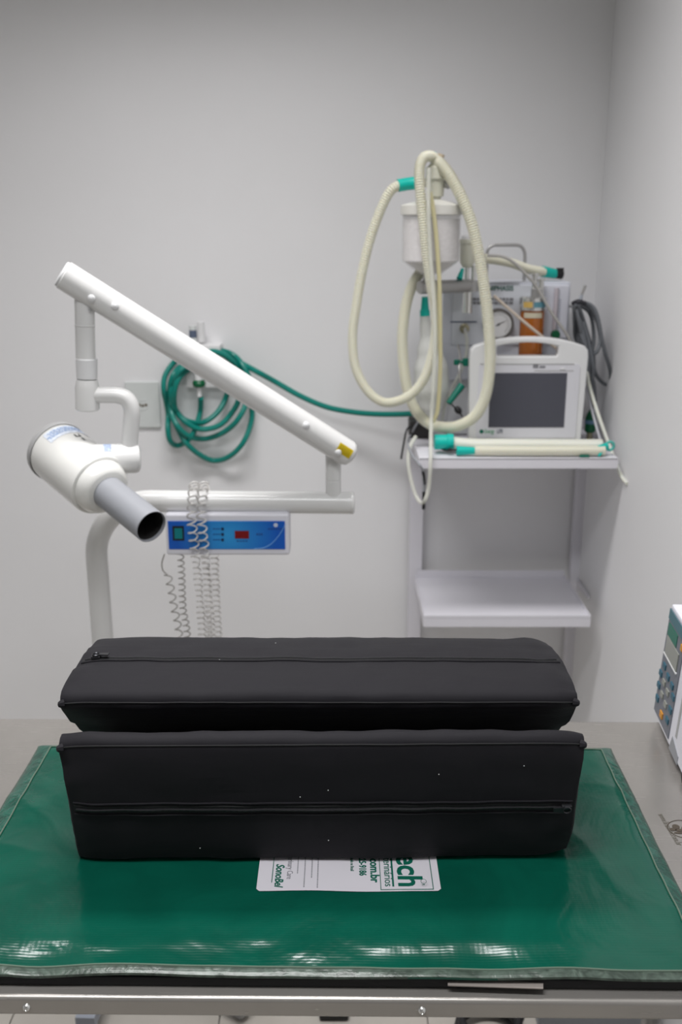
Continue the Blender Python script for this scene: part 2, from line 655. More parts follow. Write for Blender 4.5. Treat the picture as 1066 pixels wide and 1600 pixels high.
# printed emblem on the steel, right of the mat: circle with a dog and cat badge, and a web address around it
em = []
ec = atz(1066, 1298, TZ)
ec = V((ec.x + 0.004, ec.y + 0.003, TZ + 0.0003))
ES = 0.58
ring = [ec + V((0.0215 * cos(a), 0.0205 * sin(a), 0)) for a in [2 * pi * i / 48 for i in range(49)]]
em.append(tube(ring, 0.0006, 4, cap=False))
for dx, dy, rx, ry in ((-0.016, 0.010, 0.0085, 0.009), (-0.026, -0.001, 0.008, 0.006), (-0.012, -0.004, 0.010, 0.005), (-0.016, -0.014, 0.012, 0.004), (0.006, 0.002, 0.012, 0.010), (0.006, -0.012, 0.012, 0.006)):
    em.append(slab([ec + V((ES * (dx + rx * cos(2 * pi * k / 14)), ES * (dy + ry * sin(2 * pi * k / 14)), 0)) for k in range(14)], ZZ, 0.0003))
obj('emblem', join(*em), mat('brown_ink', (0.07, 0.055, 0.04), 0.6), tb, smooth=False)
p0 = atz(1028, 1272, TZ) + V((0, 0, 0.0002))
p1 = atz(1060, 1324, TZ) + V((0, 0, 0.0002))
dxy = (p1 - p0).normalized()
obj('lettering', text('www.brasmed.com.br', 0.0125, p0 - V((-dxy.y, dxy.x, 0)) * 0.0, dxy, V((-dxy.y, dxy.x, 0)), ex=0.0002, squash=(p1 - p0).length / 0.118), mat('brown_ink2', (0.13, 0.12, 0.10), 0.6), tb, smooth=False)

# ------------------------------------------------------------------ black pad and green mat on the table
MX0, MX1, MY0, MY1 = -0.462, 0.405, 0.859, 1.345
MZ = 0.9025
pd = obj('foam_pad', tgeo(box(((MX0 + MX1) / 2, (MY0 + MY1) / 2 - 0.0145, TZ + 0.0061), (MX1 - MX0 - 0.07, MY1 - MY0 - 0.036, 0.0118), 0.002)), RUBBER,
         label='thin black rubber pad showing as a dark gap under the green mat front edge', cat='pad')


def mat_h(x, y):
    ex = min(x - MX0, MX1 - x)
    ey0 = y - MY0
    e = min(ex, ey0, MY1 - y)
    h = MZ + 0.0016 * noise.noise((x * 6, y * 9, 2.2)) + 0.0009 * noise.noise((x * 17, y * 21, 5))
    # soft waves rolling off at the front edge
    t = min(1, max(0, (0.056 - ey0) / 0.044))
    roll = t * t * (3 - 2 * t)
    h -= roll * 0.0048 * (0.75 + 0.9 * noise.noise((x * 8, 1.5, 6)))
    h += (1 - abs(2 * t - 1)) * 0.0022 * noise.noise((x * 17, y * 30, 8))
    kx = max(0, 1 - ex / 0.05)
    h += kx * 0.0012 * noise.noise((x * 20, y * 24, 3))
    side_ = min(1, abs(x - (MX0 + MX1) / 2) / 0.3)
    h += 0.0020 * side_ * max(0, 1 - 2.2 * abs(noise.noise((x * 5.5 + y * 3, y * 5 - x * 2, 1.3)))) ** 3
    e2 = min(ex, MY1 - y)
    h -= 0.0125 * max(0, 1 - e2 / 0.034) ** 1.6
    h -= 0.0012 * max(0, 1 - e / 0.010) ** 2
    return h


def mat_grid(xa, xb, ya, yb, nx, ny, lift, th):
    vs, fs = [], []
    for j in range(ny + 1):
        for i in range(nx + 1):
            x = xa + (xb - xa) * i / nx
            y = ya + (yb - ya) * j / ny
            yy = y
            if abs(y - MY0) < 1e-6: yy = y + 0.0025 * noise.noise((x * 5, 0, 4))
            vs.append(V((x, yy, mat_h(x, y) + lift)))
    N = len(vs)
    W = nx + 1
    for j in range(ny):
        for i in range(nx):
            fs.append((j * W + i, j * W + i + 1, (j + 1) * W + i + 1, (j + 1) * W + i))
    per = [i for i in range(W)] + [j * W + nx for j in range(1, ny + 1)] + [ny * W + i for i in range(nx - 1, -1, -1)] + [j * W for j in range(ny - 1, 0, -1)]
    for i in per:
        v = vs[i]
        vs.append(V((v.x, v.y, v.z - th)))
    for a in range(len(per)):
        b = (a + 1) % len(per)
        fs.append((per[a], per[b], N + b, N + a))
    return vs, fs


mt = obj('vinyl_mat', tgeo(mat_grid(MX0, MX1, MY0, MY1, 220, 140, 0, 0.0022)), VINYL, auto=1.2,
         label='glossy green vinyl mat covering most of the steel table', cat='mat')
obj('edge_tape', tgeo(mat_grid(MX0, MX1, MY0 - 0.0005, MY0 + 0.0105, 160, 5, 0.0008, 0.0030)), VTAPEF, mt, auto=1.2, label='clear crinkled tape along the front edge')
obj('edge_tape', tgeo(mat_grid(MX0 - 0.0006, MX0 + 0.026, MY0 + 0.02, MY1, 5, 80, 0.0007, 0.002)), VTAPE, mt, auto=1.2)
obj('edge_tape', tgeo(mat_grid(MX1 - 0.020, MX1 + 0.0006, MY0 + 0.02, MY1, 5, 80, 0.0007, 0.002)), VTAPE, mt, auto=1.2)
obj('edge_tape', tgeo(mat_grid(MX0 + 0.026, MX1 - 0.02, MY1 - 0.022, MY1 + 0.0006, 90, 4, 0.0007, 0.002)), VTAPE, mt, auto=1.2)
WELD = mat('pale_weld', (0.12, 0.17, 0.13), 0.35)
for nm, a, b in (('weld', (MX0 + 0.026, MY0 + 0.02), (MX0 + 0.026, MY1 - 0.022)), ('weld', (MX1 - 0.020, MY0 + 0.02), (MX1 - 0.020, MY1 - 0.022)), ('weld', (MX0 + 0.026, MY1 - 0.022), (MX1 - 0.02, MY1 - 0.022)), ('weld', (MX0 + 0.004, MY0 + 0.0105), (MX1 - 0.004, MY0 + 0.0105))):
    pts = []
    for i in range(61):
        t = i / 60
        x, y = a[0] + (b[0] - a[0]) * t, a[1] + (b[1] - a[1]) * t
        x += 0.0012 * noise.noise((t * 12, y * 3, 1)); y += 0.0012 * noise.noise((t * 12, x * 3, 7))
        pts.append(tw(x, y, mat_h(x, y) + 0.0011))
    obj('weld', tube(pts, 0.0011, 6), WELD, mt)

obj('card_strip', slab([atz(700, 1541, TZ + 0.009), atz(849, 1546, TZ + 0.0085), atz(849, 1537, TZ + 0.009), atz(700, 1534, TZ + 0.009) + V((0, 0.004, 0))], ZZ, 0.0012), mat('grey_card', (0.27, 0.24, 0.22), 0.8), smooth=False,
    label='thin grey card strip poking out under the mat front edge', cat='card')

# ------------------------------------------------------------------ printed sticker on the mat
SZ = MZ + 0.0024


def sp(px, py):
    p = atz(px, py, SZ)
    return V((p.x, p.y, SZ))


c00, c10 = sp(400, 1392), sp(690, 1392)
sx0, sx1 = c00.x, c10.x
sy0, sy1 = c00.y + 0.001, c00.y + 0.155
bmv, bmf = [], []
nx, ny = 60, 24
for j in range(ny + 1):
    for i in range(nx + 1):
        x = sx0 + (sx1 - sx0) * i / nx
        y = sy0 + (sy1 - sy0) * j / ny
        # rounded front corners
        if j == 0:
            d = min(x - sx0, sx1 - x)
            if d < 0.004: y += 0.004 - sqrt(max(0, 0.004 ** 2 - (0.004 - d) ** 2))
        bmv.append(V((x, y, mat_h(x, y) + 0.0012)))
for j in range(ny):
    for i in range(nx):
        a = j * (nx + 1) + i
        bmf.append((a, a + 1, a + nx + 2, a + nx + 1))
st = obj('sticker', (bmv, bmf), PAPER, label='white printed maker sticker on green mat, half hidden by front wedge', cat='sticker', auto=1.2)


def on_mat(g):
    """lay flat lettering down on the sticker's own surface"""
    return [V((v.x, v.y, mat_h(v.x, v.y) + 0.0012 + max(0, v.z - 5))) for v in g[0]], g[1]


def stxt(s, size, px_base, py_end, m, bold=0.0, squash=1.0, shear=0.0):
    p = sp(px_base, py_end)
    g = text(s, size, V((p.x, p.y, 5.0002)), -YY, XX, 'RIGHT', 0.0002, bold, squash, shear)
    obj('lettering', on_mat(g), m, st, smooth=False)


stxt('vettech', 0.041, 624, 1385, INKG, bold=0.0009, squash=1.10)
stxt('equipamentos veterin\u00e1rios', 0.0135, 602, 1384, INKG, squash=1.05)
stxt('www.vettech.com.br', 0.0150, 580, 1377, INKG, bold=0.0004, squash=1.05)
stxt('(17) 3225-9186', 0.0120, 562, 1367, INKG, bold=0.0003, squash=0.84)
stxt('fabricado no Brasil', 0.006, 548, 1360, INKG, squash=0.72)
stxt('SonoBel', 0.0140, 429, 1385, INKG, bold=0.0003, squash=0.92, shear=0.25)
stxt('Veterinary Care', 0.0100, 448, 1373, INKGREY, squash=0.8)
for px, py in ((464, 1364), (474, 1386), (486, 1371), (495, 1387)):
    a = sp(px, py)
    gs = []
    y = a.y
    while y < a.y + 0.07:
        l = random.uniform(0.0010, 0.0026)
        gs.append(bar(V((a.x, y + l, 5.0001)), -YY, XX, l, 0.0014, 0.0002))
        y += l + 0.0010
    obj('small_print', on_mat(join(*gs)), INKGREY, st, smooth=False)
u0 = sp(424, 1378)
obj('underline', on_mat(bar(V((u0.x, u0.y + 0.05, 5.0001)), -YY, XX, 0.05, 0.0009, 0.0002)), INKG, st, smooth=False)
q0 = sp(616, 1384)
obj('underline', on_mat(bar(V((q0.x - 0.002, q0.y + 0.09, 5.0001)), -YY, XX, 0.09, 0.0022, 0.0002)), INKG, st, smooth=False)
fa, fb = sp(595, 1389), sp(677, 1389)
obj('logo_frame', on_mat(join(bar(V((fa.x, fa.y + 0.12, 5.0001)), -YY, XX, 0.12, 0.0009, 0.0002), bar(V((fb.x, fb.y + 0.12, 5.0001)), -YY, XX, 0.12, 0.0009, 0.0002), bar(V((fa.x, fa.y, 5.0001)), XX, YY, fb.x - fa.x, 0.0012, 0.0002))), INKG, st, smooth=False)
rc = sp(662, 1381)
obj('registered_mark', on_mat(join(tube([rc + V((0.0032 * cos(a), 0.0042 * sin(a), 4.1)) for a in [2 * pi * i / 20 for i in range(21)]], 0.0003, 4, cap=False), text('R', 0.005, V((rc.x - 0.0016, rc.y + 0.0016, 5.0001)), -YY, XX, ex=0.0002))), INKG, st, smooth=False)


# ------------------------------------------------------------------ black foam wedges
class Wedge:
    def __init__(s, poly, xc, L, rad, bulge, seed, yaw=0.0, belly=0.0):
        s.yaw, s.belly = yaw, belly
        s.poly = [V((0, a, b)) for a, b in poly]
        s.xc, s.L, s.seed = xc, L, seed
        s.cen = sum(s.poly, V()) / len(poly)
        n = len(poly)
        s.prof = []            # (point, outward, face, t)
        s.faces = []
        for k in range(n):
            A, B, Cc = s.poly[k - 1], s.poly[k], s.poly[(k + 1) % n]
            d0, d1 = (A - B).normalized(), (Cc - B).normalized()
            s.faces.append((B, Cc))
            r = rad[k]
            ang = d0.angle(d1)
            off = r / math.tan(ang / 2)
            bis = (d0 + d1).normalized()
            cc = B + bis * (r / sin(ang / 2))
            pa, pb = B + d0 * off, B + d1 * off
            for i in range(6):
                t = i / 5
                v = (pa - cc).normalized().slerp((pb - cc).normalized(), t)
                s.prof.append((cc + v * r, v))
            nxt = s.poly[(k + 2) % n]
            dn = (B - Cc).normalized()
            r2 = rad[(k + 1) % n]
            an2 = dn.angle((nxt - Cc).normalized())
            pe = Cc + dn * (r2 / math.tan(an2 / 2))
            nor = V((0, (pe - pb).z, -(pe - pb).y)).normalized()
            if nor.dot(pb - s.cen) < 0: nor = -nor
            for i in range(1, 14):
                t = i / 14
                s.prof.append((pb.lerp(pe, t) + nor * bulge[k] * (4 * t * (1 - t)) ** 0.6, nor))
        s.bulge = bulge
        s.rad = rad

    def pt(s, q, nor, x):
        """surface point for profile sample (q, nor) at x in [-1, 1]"""
        d = (1 - abs(x)) * s.L / 2
        e = 0.045
        k = max(0, 1 - d / e)
        v = q - s.cen
        c = s.cen + v * (1 - 0.045 * k ** 3)
        wr = 0.0016 * noise.noise((x * 9 + s.seed, q.y * 30, q.z * 30)) * (1 + 2.2 * k)
        wr += 0.0008 * noise.noise((x * 3, q.y * 70, q.z * 70 + s.seed)) * (0.4 + 2.5 * k)
        sag = 0.0015 * noise.noise((x * 2.2, s.seed, q.z * 6))
        c = c + nor * (wr + sag)
        ear = max(0, min(1, (v.length - 0.085) / 0.06))
        X = s.xc + x * s.L / 2 + (1 if x > 0 else -1) * ear * 0.005 * k
        c.y += s.yaw * x * s.L / 2 - s.belly * (1 - x * x) * max(0, 1 - (c.z - MZ) / 0.1)
        return V((X, c.y, c.z))

    def mesh(s):
        us = []
        n = 64
        for i in range(n + 1):
            u = -1 + 2 * i / n
            us.append(u)
        us = sorted(set(us + [-0.995, -0.985, -0.955, 0.955, 0.985, 0.995]))
        N = len(s.prof)
        vs, fs = [], []
        for u in us:
            for q, nr in s.prof:
                vs.append(s.pt(q, nr, u))
        for j in range(len(us) - 1):
            for i in range(N):
                i2 = (i + 1) % N
                fs.append((j * N + i, j * N + i2, (j + 1) * N + i2, (j + 1) * N + i))
        for end, base in ((-1, 0), (1, (len(us) - 1) * N)):
            prev = base
            for r, bx in ((0.93, 0.003), (0.8, 0.006), (0.5, 0.010), (0.2, 0.012)):
                st_ = len(vs)
                for i in range(N):
                    p = vs[base + i]
                    yc_ = s.cen.y + s.yaw * end * s.L / 2
                    c = V((s.xc + end * (s.L / 2 + bx), yc_ + (p.y - yc_) * r, s.cen.z + (p.z - s.cen.z) * r))
                    vs.append(c)
                for i in range(N):
                    i2 = (i + 1) % N
                    fs.append((prev + i, prev + i2, st_ + i2, st_ + i))
                prev = st_
            fs.append(tuple(prev + i for i in range(N)))
        return vs, fs

    def on_face(s, k, t, x, lift=0.0):
        # profile index: 6 corner samples then 13 face samples per face
        base = k * 19
        f = max(0, min(12, t * 14 - 1))
        i = min(11, int(f))
        a, b = s.prof[base + 6 + i], s.prof[base + 7 + i]
        q = a[0].lerp(b[0], f - i)
        nr = a[1]
        return s.pt(q, nr, x) + nr * lift, nr


def build_wedge(W, name, label, zface, zt, pull_x, seams, flap, si=1):
    o = obj(name, W.mesh(), CLOTH, label=label, cat='cushion', group='black foam positioning wedges', auto=1.0)
    n = 70
    # zipper tape
    vs, fs = [], []
    h = 0.006
    L = (W.faces[zface][1] - W.faces[zface][0]).length
    for i in range(n + 1):
        x = -0.985 + 1.97 * i / n
        for dt, lf in ((-h / L, 0.0004), (-h / L * 0.9, 0.0012), (h / L * 0.9, 0.0012), (h / L, 0.0004)):
            vs.append(W.on_face(zface, zt + dt, x, lf)[0])
    for i in range(n):
        for j in range(3):
            a = i * 4 + j
            fs.append((a, a + 1, a + 5, a + 4))
    zp = obj('zipper', (vs, fs), ZIP, o)
    teeth = [W.on_face(zface, zt + 0.0, -0.975 + 1.95 * i / 160, 0.0016)[0] for i in range(161)]
    obj('zipper_teeth', tube(teeth, 0.0016, 6, rf=lambda i: 1 if i % 2 else 0.75), BLACK, zp)
    # folded cloth lips beside the zipper
    for dt, rr in flap:
        pts = [W.on_face(zface, zt + dt, -0.985 + 1.97 * i / 90, 0.0008)[0] for i in range(91)]
        obj('cloth_lip', tube(pts, rr, 6), CLOTH, o)
    p, nr = W.on_face(zface, zt, pull_x, 0.003)
    T_ = (W.faces[zface][1] - W.faces[zface][0]).normalized()
    pl = obj('zipper_pull', box(p, (0.012, 0.009, 0.005), 0.0012, (XX, T_, nr)), BLISTER, o)
    tab = [p + XX * (0.010 if pull_x < 0 else -0.010) + nr * 0.003 + XX * a + T_ * b for a, b in ((-0.006, -0.003), (0.006, -0.004), (0.006, 0.004), (-0.006, 0.003))]
    obj('pull_tab', join(slab(tab, nr, 0.0015), lathe(p + nr * 0.0025, nr, [(0, 0.0045), (0.0012, 0.0055), (0.0024, 0.0045), (0.0012, 0.0035), (0, 0.0045)], 12)), BLISTER, pl)
    for k in seams:
        pts = []
        q, nr = W.prof[k * 19 + si]
        for i in range(101):
            x = -1 + 2 * i / 100
            pts.append(W.pt(q, nr, x) + nr * 0.0003)
        obj('seam', tube(pts, 0.0008, 6), SEAM, o)
        # little ears of stitched cloth at both ends
        for e in (-1, 1):
            p = W.pt(q, nr, e)
            obj('corner_tuft', lathe(p - V((e * 0.004, 0, 0)), V((e, 0, 0)) * 0.8 + nr * 0.5, [(0, 0.006), (0.003, 0.005), (0.006, 0.003), (0.007, 0)], 8), CLOTH, o)
    return o


FRX, BKX = -0.021, -0.026
WF = Wedge([(1.051, MZ + 0.0035), (1.012, MZ + 0.2035), (1.262, MZ + 0.0035)], FRX, 0.598, [0.006, 0.013, 0.010], [0.006, 0.004, 0.002], 3.1, 0.012, 0.006)
# faces: 0 = front (bottom -> top), 1 = slope at the back, 2 = bottom
wf = build_wedge(WF, 'foam_wedge', 'front black cloth foam wedge with zip across its upright front face', 0, 0.495, 0.962, (1,), ((0.052, 0.0012), (-0.052, 0.0012)))
WB = Wedge([(1.052, MZ + 0.2135), (1.272, MZ + 0.2035), (1.300, MZ + 0.004), (1.272, MZ + 0.004)], BKX, 0.612, [0.014, 0.020, 0.006, 0.006], [0.007, 0.004, 0.001, 0.003], 9.4)
wb = build_wedge(WB, 'foam_wedge', 'rear black cloth foam wedge lying flat side up with zip along top', 0, 0.445, -0.93, (0,), ((-0.042, 0.0011),), 2)
for W, k, lst, par in ((WF, 0, ((0.02, 0.18), (0.02, 0.66), (-0.5, 0.10), (0.78, 0.86), (0.45, 0.8), (-0.09, 0.6)), wf), (WB, 0, ((-0.42, 0.42), (0.36, 0.45), (-0.2, 0.8)), wb)):
    for x, t in lst:
        p, nr = W.on_face(k, t, x, 0.0008)
        obj('lint_speck', box(p, (0.0012, 0.0009, 0.0009), 0.0002, (XX, nr.cross(XX), nr)), LINT, par)

# ------------------------------------------------------------------ infusion/monitor box at the right end of the table
b_pl = atz(1021, 1113, TZ + 0.012)       # far bottom corner of its face
b_pr = atz(1045, 1166, TZ + 0.012)       # near bottom corner
fx = (b_pr - b_pl); fx.z = 0
fw_ = fx.length
fxn = fx.normalized()
fin = V((-fxn.y, fxn.x, 0))              # into the body
if fin.x < 0: fin = -fin
dvr = root('bench_device', V((b_pl.x + 0.1, b_pl.y, TZ)), 'white box device with slate keypad face at right end of steel table', 'medical device')
top_z = at(1063, 985, (b_pr - CAM).y).z
dh = top_z - b_pr.z
dd = 0.105
lean = 0.012


def dv(u, v, d):
    """point on the device: u along the face 0..1, v up 0..1, d depth in metres"""
    return b_pl + fxn * (fw_ * u) + ZZ * (dh * v) + fin * (d + lean * v)


def dslab(u0, u1, v0, v1, d, th):
    return slab([dv(u0, v0, d), dv(u1, v0, d), dv(u1, v1, d), dv(u0, v1, d)], -fin, th)


UB = 2.9
dvs = [dv(0, 0, 0), dv(UB, 0, 0), dv(UB, 1, 0), dv(0, 1, 0), dv(0, 0, dd), dv(UB, 0, dd), dv(UB, 1, dd - lean), dv(0, 1, dd - lean)]
bm = bmesh.new()
bvs = [bm.verts.new(v) for v in dvs]
for f in ((0, 1, 2, 3), (4, 5, 6, 7), (0, 1, 5, 4), (1, 2, 6, 5), (2, 3, 7, 6), (3, 0, 4, 7)):
    bm.faces.new([bvs[i] for i in f])
bmesh.ops.bevel(bm, geom=list(bm.edges), offset=0.004, segments=2, affect='EDGES', profile=0.5)
bm.verts.index_update()
dg_ = ([v.co.copy() for v in bm.verts], [tuple(v.index for v in f.verts) for f in bm.faces])
bm.free()
obj('housing', dg_, BOXW, dvr)
fp = obj('face_panel', dslab(0.05, 0.95, 0.05, 0.97, 0.0005, 0.002), PANELG, dvr, smooth=False)
obj('header', dslab(0.05, 0.95, 0.885, 0.97, -0.0015, 0.001), PANELT, fp, smooth=False)
obj('status_window', dslab(0.12, 0.62, 0.76, 0.86, -0.0015, 0.001), TEALD, fp, smooth=False)
obj('display', dslab(0.15, 0.82, 0.60, 0.75, -0.0015, 0.0015), LCD, fp, smooth=False)
obj('display_edge', dslab(0.12, 0.85, 0.585, 0.597, -0.0015, 0.002), PLAST, fp, smooth=False)
obj('indicator', dslab(0.84, 0.93, 0.80, 0.85, -0.0015, 0.0015), ORANGE, fp, smooth=False)
for u, v in ((0.25, 0.50), (0.5, 0.47), (0.75, 0.46), (0.12, 0.40), (0.88, 0.40), (0.12, 0.29), (0.86, 0.28), (0.16, 0.18), (0.80, 0.17), (0.36, 0.38), (0.6, 0.36), (0.36, 0.27), (0.6, 0.25)):
    k = BLUEK if (u < 0.3 or u > 0.7) or v > 0.45 else LCD
    obj('key', dslab(u - 0.07, u + 0.07, v - 0.022, v + 0.022, -0.0015, 0.002), k, fp, smooth=False)
obj('key', dslab(0.42, 0.56, 0.10, 0.15, -0.0015, 0.002), ORANGE, fp, smooth=False, label='orange key')
nr_ = fxn
obj('side_slot', dslab(1.22, 1.30, 0.16, 0.62, 0.0005, 0.001), GREYR, dvr, smooth=False)
obj('corner_guard', slab([dv(1.04, 0.0, 0.0005), dv(1.5, 0.0, 0.0005), dv(1.5, 0.07, 0.0005), dv(1.12, 0.13, 0.0005)], -fin, 0.0015), GREYP, dvr, smooth=False)
for u, d in ((0.25, 0.02), (1.75, 0.008), (0.25, 0.085), (2.6, 0.085)):
    p = dv(u, 0, d)
    obj('foot', cyl(V((p.x, p.y, TZ)), V((p.x, p.y, TZ + 0.014)), 0.007, 0.009, n=12), BLACK, dvr)

# ------------------------------------------------------------------ dental style X-ray unit on its stand
XY = 2.0
post_t = at(152, 880, XY)
xr = root('x_ray_unit', V((post_t.x, XY, 0)), 'white arm mounted x-ray unit with grey cone on bent tube stand', 'x-ray machine')
hl = at(235, 783, XY)
hr = at(549, 786, XY)
rt = mpx(17.3, hl)
zH = hl.z
br = hl.x - post_t.x
pts = [V((post_t.x, XY, z)) for z in (0.06, 0.3, 0.55, 0.75)]
post_pts = spl([V((post_t.x, XY, 0.06)), V((post_t.x, XY, 0.4)), V((post_t.x, XY, zH - br))], 0.02)
for k in range(1, 17):
    a = pi / 2 * k / 16
    post_pts.append(V((post_t.x + br * (1 - cos(a)), XY, zH - br + br * sin(a))))
post_pts += [V((hl.x + (hr.x - hl.x) * k / 12, XY, zH + (hr.z - zH) * k / 12)) for k in range(1, 13)]
obj('stand_tube', tube(post_pts, rt, 24), ENAMEL, xr)
obj('tube_cap', lathe(V((hr.x - 0.002, XY, hr.z)), XX, [(0, rt), (0.002, rt + 0.0006), (0.006, rt), (0.009, rt * 0.85), (0.010, 0)], 24), ENAMEL, xr)
# floor base
bs = obj('base', lathe(V((post_t.x, XY, 0.045)), ZZ, [(0, 0), (0, 0.07), (0.02, 0.07), (0.03, 0.045), (0.05, rt + 0.004), (0.05, 0)], 24), BLUEGREY, xr)
for ang in (-92, -38, 35, 100, 190):
    a = math.radians(ang)
    d = V((cos(a), sin(a), 0))
    ln = 0.32 if ang != -38 else 0.40
    p = V((post_t.x, XY, 0.075))
    e = p + d * ln
    lg = obj('leg', slab([p + V((-d.y, d.x, 0)) * 0.028, e + V((-d.y, d.x, 0)) * 0.02, e - V((-d.y, d.x, 0)) * 0.02, p - V((-d.y, d.x, 0)) * 0.028], -ZZ, 0.028), BLUEGREY, xr, smooth=False)
    obj('castor', cyl(V((e.x, e.y, 0.022)) - d * 0.02 + V((-d.y, d.x, 0)) * 0.011, V((e.x, e.y, 0.022)) - d * 0.02 - V((-d.y, d.x, 0)) * 0.011, 0.022, n=16, bev=0.003), GREYR, lg)
# pivot between the tubes
pv = at(521, 770, XY)
pv2 = at(521, 700, XY)
rp = mpx(12, pv)
obj('pivot', join(lathe(V((pv.x, XY, hr.z + rt * 0.6)), ZZ, [(0, 0), (0, rp), (0.035, rp), (0.036, rp - 0.001), (0.037, rp - 0.001), (0.038, rp), (pv2.z - hr.z, rp), (pv2.z - hr.z, 0)], 24)), ENAMEL, xr)
# diagonal arm
aL = at(97, 428, 1.86)
aR = at(551, 713, 1.985)
ad = (aR - aL).normalized()
ra = mpx(21.8, at(330, 570, 1.93))
LA = (aR - aL).length
arm = obj('spring_arm', lathe(aL, ad, [(0.001, 0), (0.001, ra - 0.003), (0.004, ra), (LA - 0.014, ra), (LA - 0.005, ra - 0.004), (LA, ra - 0.012), (LA + 0.001, 0)], 32), ENAMEL, xr)
obj('end_cap', lathe(aL, -ad, [(-0.001, ra - 0.002), (0.0015, ra - 0.003), (0.003, ra * 0.8), (0.0035, 0)], 32), PLAST, arm)
toc = V((0, -1, 0.0))
toc = (toc - ad * toc.dot(ad)).normalized()
side = ad.cross(toc)
if side.z < 0: side = -side


def on_arm(s, a):
    """s metres along the arm, a = angle from facing the viewer towards the top"""
    r_ = toc * cos(a) + side * sin(a)
    return aL + ad * s + r_ * ra, r_


for px, py in ((143, 466), (180, 477), (478, 663), (528, 706)):
    q = at(px, py, aL.y + (aR.y - aL.y) * (px - 97) / 454 - ra * 0.85)
    s_ = (q - aL).dot(ad)
    off = (q - (aL + ad * s_)).dot(side)
    a = math.asin(max(-0.95, min(0.95, off / ra)))
    p, r_ = on_arm(s_, a)
    obj('screw', lathe(p - r_ * 0.001, r_, [(0, 0.0072), (0.003, 0.0068), (0.005, 0.004), (0.0055, 0)], 14), PLAST, arm)
# yellow warning label wrapped on the lower end
vs, fs = [], []
for i in range(2):
    for j in range(9):
        p, r_ = on_arm(LA - 0.046 + 0.033 * i, -0.12 + 0.72 * j / 8)
        vs.append(p + r_ * 0.0006)
for j in range(8):
    fs.append((j, j + 1, 9 + j + 1, 9 + j))
yl = obj('warning_label', (vs, fs), YELLOW, arm)
gs = []
for row in range(5):
    for k in range(5):
        p, r_ = on_arm(LA - 0.043 + 0.0056 * k, 0.0 + 0.115 * row)
        t_ = r_.cross(ad)
        gs.append(slab([p + r_ * 0.0008 + ad * x + t_ * y for x, y in ((0, 0), (0.004, 0), (0.004, 0.0009), (0, 0.0009))], r_, 0.0003))
obj('small_print', join(*gs), mat('olive_ink', (0.25, 0.17, 0.0), 0.6), yl, smooth=False)
# drop tube with collars
dY = 1.875
d0 = at(133, 455, dY)
d1 = at(134, 560, dY)
d2 = at(135, 591, dY)
d3 = at(137, 641, dY)
rd = mpx(15.2, d1)
DA = (d0 - d3).normalized()
L1, L2, L0 = (d1 - d3).dot(DA), (d2 - d3).dot(DA), (d0 - d3).length
obj('drop_tube', lathe(d1, DA, [(0, 0), (0, rd), (0.060, rd), (0.061, rd + 0.0012), (0.062, rd + 0.0012), (0.0632, rd), (L0 - L1, rd), (L0 - L1 + 0.01, 0)], 24), ENAMEL, xr)
q = at(140, 484, dY - rd)
obj('screw', lathe(q + YY * 0.003, -YY, [(0, 0.0024), (0.004, 0.0022), (0.004, 0)], 8), GREYR, xr)
obj('collar', lathe(d3 + DA * L2, DA, [(0, 0), (0, rd + 0.001), (L1 - L2 - 0.001, rd + 0.002), (L1 - L2, rd + 0.001), (L1 - L2, 0)], 24), PLAST, xr)
rc_ = mpx(18.6, d3)
obj('swivel_cup', lathe(d3, DA, [(0, 0), (0, rc_ - 0.003), (0.003, rc_), (L2 - 0.018, rc_), (L2 - 0.002, rd + 0.001), (L2, 0)], 28), ENAMEL, xr)
dxm = d3.x
# yoke
y0 = at(150, 617, dY)
yk = [V((dxm, dY, y0.z)), V((y0.x + 0.03, dY, y0.z)), at(186, 618, dY), at(199, 624, dY), at(206, 640, dY), at(205, 665, dY), at(203, 690, dY), at(202, 712, dY)]
obj('yoke', tube(spl(yk, 0.006), mpx(13, y0), 20), ENAMEL, xr)
# tube head
hb = at(90, 706, 1.93)
he = at(236.5, 823, 1.705)
AX = (he - hb).normalized()
LT = (he - hb).length
HL = LT * 0.475
hd = hb + AX * HL / 2
R_ = mpx(48.5, hd)
head = obj('tube_head', lathe(hb, AX, [(0.0, R_ * 0.6), (0.0, R_ * 0.97), (0.004, R_), (HL - 0.004, R_), (HL, R_ - 0.001), (HL + 0.002, R_ - 0.005), (HL, R_ - 0.009), (HL - 0.005, R_ * 0.9)], 48), ENAMEL2, xr)
obj('rear_rim', lathe(hb, -AX, [(-0.004, R_ + 0.0015), (0.004, R_ + 0.0018), (0.010, R_ + 0.0005), (0.014, R_ - 0.006), (0.015, 0)], 48), GREYR, head)
pr = [(HL - 0.006, R_ * 0.91)]
for k in range(1, 9):
    a = pi / 2 * k / 9
    pr.append((HL - 0.006 + 0.036 * sin(a), 0.036 + (R_ * 0.91 - 0.036) * cos(a)))
pr.append((HL + 0.031, 0.0))
obj('front_dome', lathe(hb, AX, pr, 48), ENAMEL2, head)
cone_s = HL + 0.018
CL = LT - cone_s
rcn = 0.0312
co = obj('cone', lathe(hb, AX, [(cone_s, rcn), (cone_s + CL, rcn), (cone_s + CL + 0.0005, rcn - 0.0005), (cone_s + CL, rcn - 0.002), (cone_s + 0.02, rcn - 0.0022)], 40), GREYP, head, label='grey plastic aiming cone')
obj('cone_inside', lathe(hb, AX, [(cone_s + CL - 0.006, rcn - 0.0021), (cone_s + 0.021, rcn - 0.0026), (cone_s + 0.020, 0)], 32), DARKIN, co)
# prints on the head
fr_up = (UP - AX * UP.dot(AX)).normalized()
fr_s = AX.cross(fr_up)
if fr_s.dot(FW) > 0: fr_s = -fr_s


